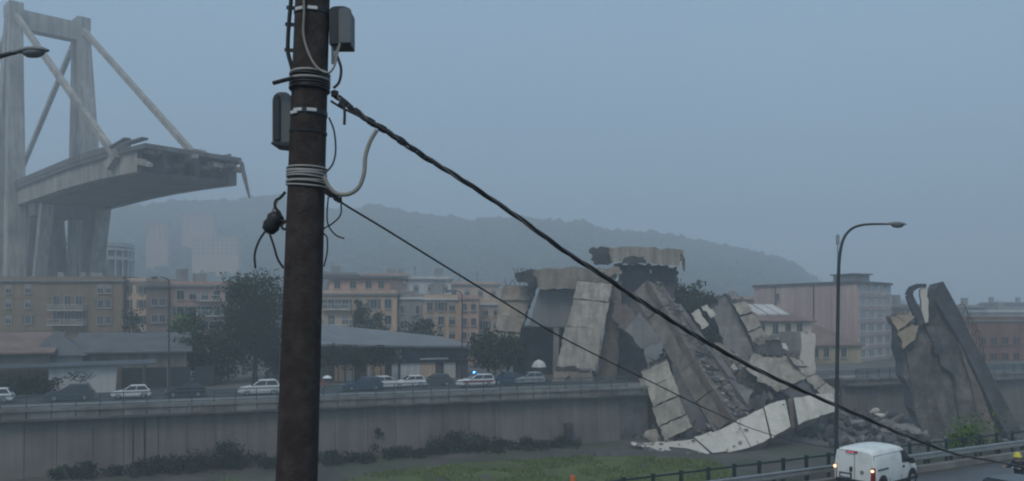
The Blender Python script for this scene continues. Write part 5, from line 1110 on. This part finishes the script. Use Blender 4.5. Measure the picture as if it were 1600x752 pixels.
# dark car whose roof shows at the lower right corner
d = 29.5; c = PX(1612, d); car('dark car with only its roof showing at the lower right corner', (c.x, c.y, NEAR_Z + .01), R(26), p_black, 'suv', group=None)

# ------------------------------------------------------------------ people
def person(label, base, facing, jacket, trousers, helmet=None, arm_r=None, arm_l=None, h=1.75, hair=True, lean=0.):
    root = thing('person', label, 'person', base, facing)
    ORG[root.name] = Vector(); k = h / 1.75
    def skin(name, pts, edges, rad, mat_, parent, root_i=0):
        me = bpy.data.meshes.new(name); me.from_pydata([Vector(p) * k for p in pts], edges, []); me.materials.append(mat_)
        o = link(name, me, parent); o.modifiers.new('skin', 'SKIN')
        for i, r_ in enumerate(rad): me.skin_vertices[0].data[i].radius = (r_[0] * k, r_[1] * k) if isinstance(r_, tuple) else (r_ * k, r_ * k); me.skin_vertices[0].data[i].use_root = (i == root_i)
        sb = o.modifiers.new('subsurf', 'SUBSURF'); sb.levels = sb.render_levels = 1; o.modifiers['skin'].use_smooth_shade = True
        ORG[o.name] = Vector(); return o
    ar = arm_r or [(0, -.2, 1.43), (.02, -.27, 1.15), (.1, -.27, .9)]; al = arm_l or [(0, .2, 1.43), (.02, .27, 1.15), (.1, .27, .9)]
    L = lean
    pts = [(0, 0, .95), (L * .4, 0, 1.15), (L, 0, 1.4), (L * 1.1, 0, 1.52), (L * 1.15 + .02, 0, 1.6), (L * 1.15 + .02, 0, 1.72)]
    ed = [(0, 1), (1, 2), (2, 3), (3, 4), (4, 5)]; rad = [(.13, .17), (.11, .15), (.11, .18), .055, (.085, .08), (.08, .075)]
    for a in (ar, al):
        b = len(pts); pts += [(p[0] + (L if i == 0 else L * .9), p[1], p[2]) for i, p in enumerate(a)]; ed += [(2, b), (b, b + 1), (b + 1, b + 2)]; rad += [.062, .048, .034]
        wv = (Vector(pts[b + 2]) - Vector(pts[b + 1])).normalized(); sgn = -1 if a is ar else 1
        palm = Vector(pts[b + 2]) + wv * .08; pts.append(tuple(palm)); ed.append((b + 2, b + 3)); rad.append((.02, .036))
        side = Vector((1, 0, 0)) - wv * wv.x
        side.normalize()
        for f in range(4):
            q0 = palm + wv * .035 + side * (.033 - .022 * f); q1 = q0 + wv * (.05 - .006 * abs(f - 1.3)) + Vector((0, -sgn * .018, 0)); n_ = len(pts); pts += [tuple(q0), tuple(q1)]; ed += [(b + 3, n_), (n_, n_ + 1)]; rad += [.0095, .008]
        q0 = palm + side * .045 - wv * .03; n_ = len(pts); pts += [tuple(q0), tuple(q0 + side * .03 + wv * .035)]; ed += [(b + 2, n_), (n_, n_ + 1)]; rad += [.012, .009]
    for sgn in (-1, 1):
        b = len(pts); pts += [(0, sgn * .09, .88), (.02, sgn * .1, .5), (-.02, sgn * .11, .09), (.12, sgn * .12, .04)]; ed += [(0, b), (b, b + 1), (b + 1, b + 2), (b + 2, b + 3)]; rad += [.085, .06, .042, .036]
    body = skin('body', pts, ed, rad, m_skin, root)
    jp = [(0, 0, .84), (L * .4, 0, 1.12), (L, 0, 1.4), (L * 1.06, 0, 1.5)]; je = [(0, 1), (1, 2), (2, 3)]; jr = [(.16, .21), (.15, .19), (.14, .2), .075]
    for a in (ar, al):
        b = len(jp); e_ = Vector(a[1]).lerp(Vector(a[2]), .9); jp += [(a[0][0] + L, a[0][1], a[0][2]), (a[1][0] + L * .9, a[1][1], a[1][2]), (e_.x + L * .9, e_.y, e_.z)]; je += [(2, b), (b, b + 1), (b + 1, b + 2)]; jr += [.085, .068, .055]
    skin('jacket', jp, je, jr, jacket, root)
    tp = [(0, 0, .95)]; te = []; tr = [(.15, .18)]
    for sgn in (-1, 1): b = len(tp); tp += [(0, sgn * .09, .84), (.02, sgn * .1, .5), (-.02, sgn * .11, .1)]; te += [(0, b), (b, b + 1), (b + 1, b + 2)]; tr += [.105, .082, .065]
    skin('trousers', tp, te, tr, trousers, root)
    hx = L * 1.15 + .02
    for sgn in (-1, 1):
        mb = MB(); mb.lathe((hx + .082 * 1, sgn * .032, 1.665), [(.002, -.012), (.011, -.006), (.012, .006), (.002, .012)], 8); o = mb.build('eye', m_black, root); o.scale = (k, k, k)
        mb = MB(); mb.lathe((hx, sgn * .088, 1.65), [(.004, -.035), (.02, -.02), (.022, .02), (.006, .035)], 8); o = mb.build('ear', m_skin, root); o.scale = (k, k, k)
        mb = MB(); mb.box((.05, sgn * .115, .045), (.28, .1, .09)); o = mb.build('shoe', m_black, root, bevel=.02); o.scale = (k, k, k)
    mb = MB(); mb.hexa([(hx + .07, -.018, 1.61), (hx + .105, -.008, 1.615), (hx + .105, .008, 1.615), (hx + .07, .018, 1.61), (hx + .075, -.01, 1.665), (hx + .085, -.006, 1.66), (hx + .085, .006, 1.66), (hx + .075, .01, 1.665)]); o = mb.build('nose', m_skin, root); o.scale = (k, k, k)
    mb = MB(); mb.box((hx + .08, 0, 1.59), (.015, .05, .012)); o = mb.build('mouth', m_red, root); o.scale = (k, k, k)
    if helmet:
        mb = MB(); mb.lathe((hx, 0, 1.66), [(.17, -.01), (.175, .01), (.145, .02), (.14, .08), (.115, .14), (.07, .18), (.015, .195)], 18); o = mb.build('helmet', helmet, root, smooth=True); o.scale = (k, k, k)
        mb = MB(); mb.box((hx - .01, 0, 1.82), (.24, .035, .05)); q = mb.build('helmet_crest', helmet, root, bevel=.012); q.scale = (k, k, k)
        mb = MB(); mb.box((L * .55, 0, 1.2), (.31, .41, .05)); q = mb.build('reflective_band', m_reflect, root, bevel=.02); q.scale = (k, k, k)
    elif hair:
        mb = MB(); mb.lathe((hx - .02, 0, 1.68), [(.085, -.06), (.105, .0), (.1, .06), (.07, .1), (.01, .118)], 14); o = mb.build('hair', m_hair, root, smooth=True); o.scale = (k, k, k)
    return root
pp = P(1592, 705, 33.5); person('person in dark uniform and yellow helmet standing on the near road', Vector((pp.x, pp.y, NEAR_Z + .006)), R(195), m_navy, m_navy, m_yelh, arm_r=[(0, -.2, 1.43), (.1, -.3, 1.2), (.34, -.3, 1.22)], h=1.72, lean=.05)
c = WP(UPX(506, 2.4), 2.4, FAR_Z + .12); person('person in a red jacket at the river railing beside the pole', c, R(200), m_red, m_navy, h=1.68)
mb = MB(); q = c + Vector((.35, 0, 0)); mb.lathe(q + Vector((0, 0, 1.75)), [(.52, 0), (.5, .03), (.36, .16), (.18, .25), (.02, .28)], 12); 
um = thing('umbrella', 'small pale umbrella open beside the person in red', 'umbrella', q); mb.build('canopy', m_white_p, um, smooth=False)
mb = MB(); mb.tube([q + Vector((-.03, 0, .98)), q + Vector((0, 0, 2.05))], .012, 5); mb.build('shaft', m_black, um)
# pale parasol
q = WP(UPX(842, 9.5), 9.5, FAR_Z); um = thing('parasol', 'pale round parasol standing behind the silver car', 'parasol', q); zt = ZY(562, q.y)
mb = MB(); mb.lathe(Vector((q.x, q.y, zt - .95)), [(.95, 0), (.93, .1), (.75, .5), (.42, .8), (.02, .95)], 10); mb.build('canopy', w_white, um)
mb = MB(); mb.lathe(Vector((q.x, q.y, zt - 1.5)), [(.2, 0), (.3, .25), (.42, .52), (.05, .54)], 8); mb.build('valance', w_grey, um)
mb = MB(); mb.tube([q, Vector((q.x, q.y, zt - .1))], .05, 6); mb.build('pole', m_dsteel, um)

# ------------------------------------------------------------------ street lamps
def lamp(label, base, pts, head_at, head_dir, s, r0, r1, name='street_lamp', group=None):
    root = thing(name, label, 'street lamp', base, group=group)
    pa = smooth_path(pts, 5); n = len(pa); mb = MB(); mb.tube(pa, [r0 + (r1 - r0) * i / (n - 1) for i in range(n)], 10); mb.build('post', m_dsteel, root, smooth=True)
    hd = Vector(head_dir).normalized(); sd_ = hd.cross(Vector((0, 0, 1))); up = Vector((0, 0, 1)); h = Vector(head_at)
    mb = MB()
    prof = [(0, .05, .05, .0), (.18, .09, .08, .01), (.4, .16, .10, .02), (.62, .17, .10, .02), (.8, .12, .07, .01), (.9, .03, .03, 0)]
    b = 0; rg = []
    for x, w_, t_, dz in prof:
        for j in range(10):
            a = 2 * math.pi * j / 10; zz = math.sin(a) * t_ * (1 if math.sin(a) > 0 else .3); mb.v.append(h + (hd * x + sd_ * (math.cos(a) * w_) + up * (zz + dz)) * s)
    for i in range(len(prof) - 1):
        for j in range(10): mb.f.append([i * 10 + j, i * 10 + (j + 1) % 10, (i + 1) * 10 + (j + 1) % 10, (i + 1) * 10 + j]); mb.m.append(0)
    mb.f.append(list(range(10))); mb.m.append(0); mb.f.append([50 + j for j in range(10)]); mb.m.append(0)
    mb.build('housing', m_luma, root, smooth=True)
    mb = MB(); M_ = Matrix((hd, sd_, up)).transposed()
    bowl = [(.3, 0, .0), (.26, 0, -.07), (.16, 0, -.13), (.03, 0, -.15)]
    for rr_, _, z in bowl:
        for j in range(14):
            a = 2 * math.pi * j / 14; mb.v.append(h + (hd * (.52 + math.cos(a) * rr_) + sd_ * (math.sin(a) * rr_ * .52) + up * (z + .005)) * s)
    for i in range(3):
        for j in range(14): mb.f.append([i * 14 + j, i * 14 + (j + 1) % 14, (i + 1) * 14 + (j + 1) % 14, (i + 1) * 14 + j]); mb.m.append(0)
    mb.f.append(list(range(14))); mb.m.append(0); mb.f.append([42 + j for j in range(14)]); mb.m.append(0)
    mb.build('lamp_bowl', m_lens, root, smooth=True)
    return root
d = 39.5
base = PX(1306.5, d) + Vector((0, 0, NEAR_Z))
lamp('tall curved street lamp behind the white van', base, [base, P(1307, 660, d), P(1308.5, 540, d), P(1310, 440, d), P(1311.5, 405, d), P(1317, 376, d), P(1329, 359, d), P(1346, 352, d), P(1368, 350.3, d), P(1390, 350.5, d)], P(1383, 350.5, d), (1, 0, -.03), 1.12, .1, .045)
d = 16.; base = PX(-46, d) + Vector((0, 0, NEAR_Z))
lamp('street lamp head reaching in at the top left edge', base, [base, P(-46, 500, d), P(-45, 200, d), P(-36, 120, d), P(-15, 94, d), P(8, 86, d), P(26, 82, d)], P(20, 83, d), (1, -.1, .03), .82, .09, .035)
for px, py, v, lb in ((264, 434, 13.5, 'thin far street lamp in front of the brown gable'), (722, 455, 15, 'thin far street lamp rising from behind the police car')):
    b = WP(UPX(px, v), v, FAR_Z); d = b.y; sg = -1
    lamp(lb, b, [b, P(px, (py + 590) / 2, d), P(px, py + 12, d), P(px - 3, py + 2, d), P(px - 14, py - 1, d)], P(px - 13, py - 1, d), (-1, 0, -.05), 1.3, .09, .05)

# ------------------------------------------------------------------ near railing and guard rail
root = thing('bank_railing', 'dark post and rail fence along the edge of the near road', 'railing', RP(12, 0, NEAR_Z))
mb = MB(); mb.box((0, 0, .57), (.13, .1, 1.14), R(29.2)); mb.box((0, 0, 1.16), (.16, .13, .05), R(29.2)); me = mb.mesh('post', m_grrail)
for k in range(48): link('post', me, root, RP(-32 + k * 1.42, 0, NEAR_Z) - ORG[root.name])
for z, h in ((1.07, .08), (.62, .05)):
    mb = MB(); mb.bar(RP(-33, -.0, NEAR_Z + z), RP(40, 0, NEAR_Z + z), .05, h); mb.build('rail', m_grrail, root)
root = thing('guard_rail', 'galvanised guard rail running past the white van', 'guard rail', RP(5, .75, NEAR_Z))
gp = [(0, .82), (.03, .8), (.035, .74), (-.03, .7), (-.03, .66), (.035, .62), (.035, .54), (0, .5)]
for k in range(13):
    s0, s1 = -24 + k * 4, -24 + k * 4 + 3.98
    if s1 > 25.6: s1 = 25.6
    if s0 > 25: break
    mb = MB()
    for a, z in gp: mb.v += [RP(s0, .75 + a, NEAR_Z + z), RP(s1, .75 + a, NEAR_Z + z)]
    for a, z in reversed(gp): mb.v += [RP(s0, .735 + a, NEAR_Z + z), RP(s1, .735 + a, NEAR_Z + z)]
    n = len(gp) * 2
    for i in range(n): j = (i + 1) % n; mb.f.append([2 * i, 2 * i + 1, 2 * j + 1, 2 * j]); mb.m.append(0)
    mb.f.append([2 * i for i in range(n)]); mb.m.append(0); mb.f.append([2 * i + 1 for i in range(n)]); mb.m.append(0)
    mb.build('beam', m_steel, root)
mb = MB(); mb.box((0, 0, .39), (.12, .1, .78), R(29.2)); me = mb.mesh('post', m_dsteel)
for k in range(25): link('post', me, root, RP(-23.5 + k * 2, .66, NEAR_Z) - ORG[root.name])
mb = MB(); mb.bar(RP(-24, .9, NEAR_Z + .14), RP(60, .9, NEAR_Z + .14), .3, .28); tag(mb.build('kerb', c_para), 'low pale concrete kerb under the guard rail', 'kerb')
mb = MB(); q = PX(895, 29.5) + Vector((0, 0, NEAR_Z)); mb.tube([q, q + Vector((0, 0, ZY(743, 29.5) - NEAR_Z))], [.1, .09], 10); tag(mb.build('marker_post', m_orange, bevel=.01), 'orange marker post tip showing at the bottom edge', 'post')

# ------------------------------------------------------------------ wooden utility pole with its boxes, bands and wires
D0 = 6.5
def Q(px, py, dd=0.): return P(px, py, D0 + dd)
up_ = thing('utility_pole', 'weathered leaning utility pole with junction boxes and wires', 'utility pole', P(430, 490 + (EYE - NEAR_Z) * F / D0, D0))
def axis(y): return 488.5 - (y + 5) * (488.5 - 463.5) / 757
def rad(y): return (26.4 + (y) * (32.0 - 26.4) / 740) * D0 / F
pts = []; rs = []
for y in (1975, 1200, 740, 640, 540, 440, 340, 240, 140, 40, -60, -200): pts.append(Q(axis(y), y)); rs.append(rad(y))
mb = MB(); mb.tube(pts, rs, 40); mb.build('shaft', m_pole, up_, smooth=True)
ax = (pts[-1] - pts[0]).normalized(); M_ax = ax.to_track_quat('Z', 'Y').to_matrix()
def band(y, h, mat_, name, extra=.006, seg=28):
    c = Q(axis(y), y); r_ = rad(y); mb = MB(); hh = h * D0 / F / 2
    mb.lathe(c, [(r_ - .01, -hh), (r_ + extra, -hh), (r_ + extra, hh), (r_ - .01, hh)], seg, 0, M_ax); return mb.build(name, mat_, up_)
for y, h, mm in ((22, 4, m_boxd), (178, 7, m_boxd), (208, 4, m_black)): band(y, h, mm, 'strap')
for y, a0 in ((22, -75), (22, -120), (178, -110), (178, -68), (181, -125)):
    c = Q(axis(y), y); r_ = rad(y) + .009; a = R(a0); n_ = Vector((math.cos(a), math.sin(a), 0)); mb = MB(); mb.box(c + n_ * r_, (.075, .012, .026), a + R(90)); mb.build('clip', m_clip, up_, bevel=.003)
# dark wraps of cable at y 115..142
rr = random.Random(6)
for i, y in enumerate((117, 121, 125, 129, 133, 137, 141)):
    c = Q(axis(y), y); tilt = Vector((rr.uniform(-.06, .06), rr.uniform(-.05, .05), 1)); mb = MB(); mb.ring(c, rad(y) + .012, .0105, 30, 0, (M_ax @ tilt)); mb.build('cable_wrap', m_wire if i in (0, 2) else m_cable, up_, smooth=True)
mb = MB(); mb.tube([Q(427, 130, -.12), Q(458, 122, -.16)], .017, 8); mb.build('cable_stub', m_cable, up_)
for i, y in enumerate((264, 268, 272, 275, 279, 283, 287, 291)):
    c = Q(axis(y), y); tilt = Vector((rr.uniform(-.07, .07), rr.uniform(-.05, .05), 1)); mb = MB(); mb.ring(c, rad(y) + .008, .0075, 30, 0, (M_ax @ tilt)); mb.build('wire_wrap', m_wire, up_, smooth=True)
def rbox(name, x0, y0, x1, y1, dy, depth, mat_, arch, label=None, parent=None):
    """box with an arched top, face outline from the photo, extruded away from the river viewer"""
    pts = [(x0, y1), (x1, y1), (x1, y0 + arch)]; 
    for i in range(1, 6): a = R(90) * i / 6; pts.append((x1 - (x1 - x0) * .45 * (1 - math.cos(a)), y0 + arch * (1 - math.sin(a))))
    for i in range(1, 6): a = R(90) * i / 6; pts.append((x0 + (x1 - x0) * .45 * (1 - math.sin(a)), y0 + arch * (1 - math.cos(a))))
    pts.append((x0, y0 + arch)); mb = MB(); mb.prism([Q(x, y, dy) for x, y in pts], (0, depth, 0)); o = mb.build(name, mat_, parent or up_, bevel=.008)
    if label: o['label'] = label
    return o
jb = rbox('junction_box', 514, 9, 547, 69, -.04, .2, m_boxd, 7, 'dark upper junction box on the right of the pole')
rbox('lid', 529, 11, 548.5, 67, -.065, .03, m_boxg, 6, parent=jb)
mb = MB(); mb.tube([Q(520, 68), Q(520, 100)], .012, 8); mb.tube([Q(527, 68), Q(524, 98)], .012, 8); mb.build('gland', m_luma, jb)
jb = rbox('junction_box', 425, 143, 456, 226, -.05, .22, m_boxg, 14, 'grey lower junction box on the left of the pole')
mb = MB(); mb.prism([Q(423.5, 222, -.06), Q(457, 222, -.06), Q(457, 229, -.06), Q(423.5, 225, -.06)], (0, .24, 0)); mb.build('base_flange', m_boxd, jb)
rbox('lid', 427, 147, 437, 219, -.07, .03, m_boxd, 10, parent=jb)
def wire(name, label, pts, r, mat_, cat='wire', part=None, dy=-.1, k=6):
    pp_ = smooth_path([Q(p[0], p[1], p[2] if len(p) > 2 else dy) for p in pts], k); mb = MB(); mb.tube(pp_, r, 8); o = mb.build(name, mat_, part, smooth=True)
    if part is None: tag(o, label, cat)
    elif label: o['label'] = label
    return o
wire('riser_cable', 'thick black riser cable left of the pole top', [(456, -60), (455, -5), (452, 30), (450, 60), (450, 82), (454, 98), (457, 110)], .0165, m_cable, part=up_, dy=0)
for y, x in ((12, 453), (38, 451), (78, 450)): mb = MB(); mb.bar(Q(x - 5, y, 0), Q(x + 9, y + 1, 0), .02, .025); mb.build('clip', m_cable, up_)
wire('loop_cable', 'grey cable looping across the front of the pole', [(474, -20), (475, 20), (474, 53), (482, 83), (495, 105), (512, 114), (522, 104), (528, 80), (531, 68)], .009, m_cond, part=up_, dy=-.17)
wire('loop_cable', 'black loop below the upper junction box', [(527, 88), (533, 108), (530, 128), (521, 138)], .011, m_cable, part=up_, dy=-.05)
wire('thin_wire', 'thin black wire bowing beside the pole', [(514, 184), (522, 205), (524.5, 235), (520, 256), (511, 268)], .007, m_cable, part=up_, dy=-.02)
wire('conduit', 'grey conduit hanging in a loop from the thick cable', [(589, 203), (578, 222), (571, 245), (569, 270), (561, 292), (546, 303), (527, 303), (514, 292), (506, 276)], .0165, m_cond, cat='conduit', dy=-.12)
# thick twisted overhead cable
mainp = [(522, 147, -.05), (545, 166, -.05), (580, 191, -.03), (610, 209, 0), (660, 243, .1), (720, 280, .2), (800, 333, .35), (880, 391, .5), (945, 433, .7), (1000, 470, .9), (1060, 508, 1.1), (1120, 544, 1.4), (1200, 586, 1.9), (1280, 622, 2.6), (1360, 657, 3.6), (1430, 687, 5.0), (1500, 711, 7.5), (1560, 722, 11), (1640, 738, 16)]
cab = thing('overhead_cable', 'thick black overhead cable sagging from the pole to the lower right', 'cable', Q(522, 147, -.05))
mp = smooth_path([Q(*p) for p in mainp], 8)
for ph in range(3):
    pts = []
    for i, p in enumerate(mp):
        d_ = (mp[min(i + 1, len(mp) - 1)] - mp[max(i - 1, 0)]).normalized(); x = d_.cross(Vector((0, 1, 0))).normalized(); y = d_.cross(x); a = i * .55 + ph * 2.094
        w_ = .0125 if i > 34 else .0155; pts.append(p + (x * math.cos(a) + y * math.sin(a)) * w_)
    mb = MB(); mb.tube(pts, .0108 if ph else .01, 7); mb.build('strand', m_cable if ph else M('weathered_cable_sheath', (.11, .11, .115), .3, 8, .4, bump=.05), cab, smooth=True)
for i in (6, 11, 16, 21, 27):   # binding links near the pole end
    d_ = (mp[i + 1] - mp[i - 1]).normalized(); mb = MB(); mb.bar(mp[i] - d_ * .035, mp[i] + d_ * .035, .05, .05); mb.build('binding', m_black, cab, bevel=.01)
wire('support_wire', 'lower black support wire meeting the thick cable', [(517, 158), (535, 169), (560, 181), (590, 197), (604, 206)], .0095, m_cable, part=cab, dy=-.06)
wire('loose_tail', 'loose cable tail hanging from the support wire', [(529, 162), (537, 167), (538.5, 178), (538, 195)], .011, m_cable, part=cab, dy=-.08)
mb = MB(); mb.lathe(Q(523, 147, -.06), [(.005, -.03), (.028, -.02), (.03, .02), (.008, .03)], 10); mb.build('pole_hook', m_black, cab)
# thin cable
thinp = [(509, 297, -.05), (534, 317, 0), (600, 357, .4), (700, 419, 1.1), (790, 474, 1.9), (870, 523, 2.8), (950, 564, 4), (1030, 603, 5.5), (1110, 642, 7.6), (1190, 675, 10.5), (1270, 695, 15), (1340, 706, 21)]
th = thing('service_wire', 'thin black service wire running from the pole clamp to the lower right', 'wire', Q(509, 297))
mb = MB(); mb.tube(smooth_path([Q(*p) for p in thinp], 6), .0085, 6); mb.build('strand', m_cable, th, smooth=True)
mb = MB(); mb.bar(Q(507, 296, -.06), Q(521, 307, -.05), .045, .05); mb.bar(Q(521, 306, -.05), Q(534, 316, -.03), .034, .04); mb.build('clamp', m_black, th, bevel=.01)
mb = MB(); mb.ring(Q(527, 308, -.1), .03, .007, 14, 0, Vector((0, 1, .2))); mb.build('ring', m_black, th)
wire('hanging_wire', 'thin kinked wire hanging below the clamp', [(533, 318), (532, 336), (520, 349), (507, 357), (505, 364), (511, 372), (511, 395), (506, 417)], .006, m_cable, part=th, dy=-.04)
wire('hanging_wire', 'short wire end curling away below the clamp', [(513, 308), (511, 335), (513, 352), (524, 367), (538, 373)], .006, m_cable, part=th, dy=-.03)
# dead end clamp on the left
ins = thing('insulator', 'dark egg shaped insulator hanging by a hook left of the pole', 'insulator', Q(428, 362))
t_ = Matrix.Rotation(R(32), 3, 'Y'); mb = MB(); mb.lathe(Q(427, 348), [(.015, -.095), (.05, -.08), (.068, -.03), (.06, .0), (.07, .035), (.052, .075), (.02, .09)], 14, 0, t_); mb.build('egg', m_black, ins, smooth=True)
wire('hook', '', [(446, 300), (438, 309), (431, 314), (430, 324), (437, 333), (439, 340)], .012, m_black, part=ins, dy=-.03)
wire('hook', '', [(435, 312), (428, 325), (423, 336)], .008, m_wire, part=ins, dy=-.03)
wire('link', '', [(437, 345), (446, 346), (440, 352), (443, 358), (450, 357)], .01, m_black, part=ins, dy=-.03)
wire('cord', '', [(414, 362), (404, 378), (398, 398), (399, 419)], .009, m_cable, part=ins, dy=-.03)
wire('cord', '', [(421, 364), (428, 385), (434, 405), (443, 419)], .009, m_cable, part=ins, dy=-.03)

# ------------------------------------------------------------------ rain haze
hz = MB(); hz.box((0, 500, 79), (1800, 1140, 162))
hm = bpy.data.materials.new('rain_haze'); hm.use_nodes = True; t = hm.node_tree; t.nodes.clear()
ho = t.nodes.new('ShaderNodeOutputMaterial'); pv = t.nodes.new('ShaderNodeVolumePrincipled'); pv.inputs['Density'].default_value = HAZE
pv.inputs['Color'].default_value = (.88, .94, .99, 1); pv.inputs['Anisotropy'].default_value = .2
t.links.new(pv.outputs['Volume'], ho.inputs['Volume'])
tag(hz.build('haze', hm), 'pale blue rain haze filling the valley', 'haze', kind='stuff')
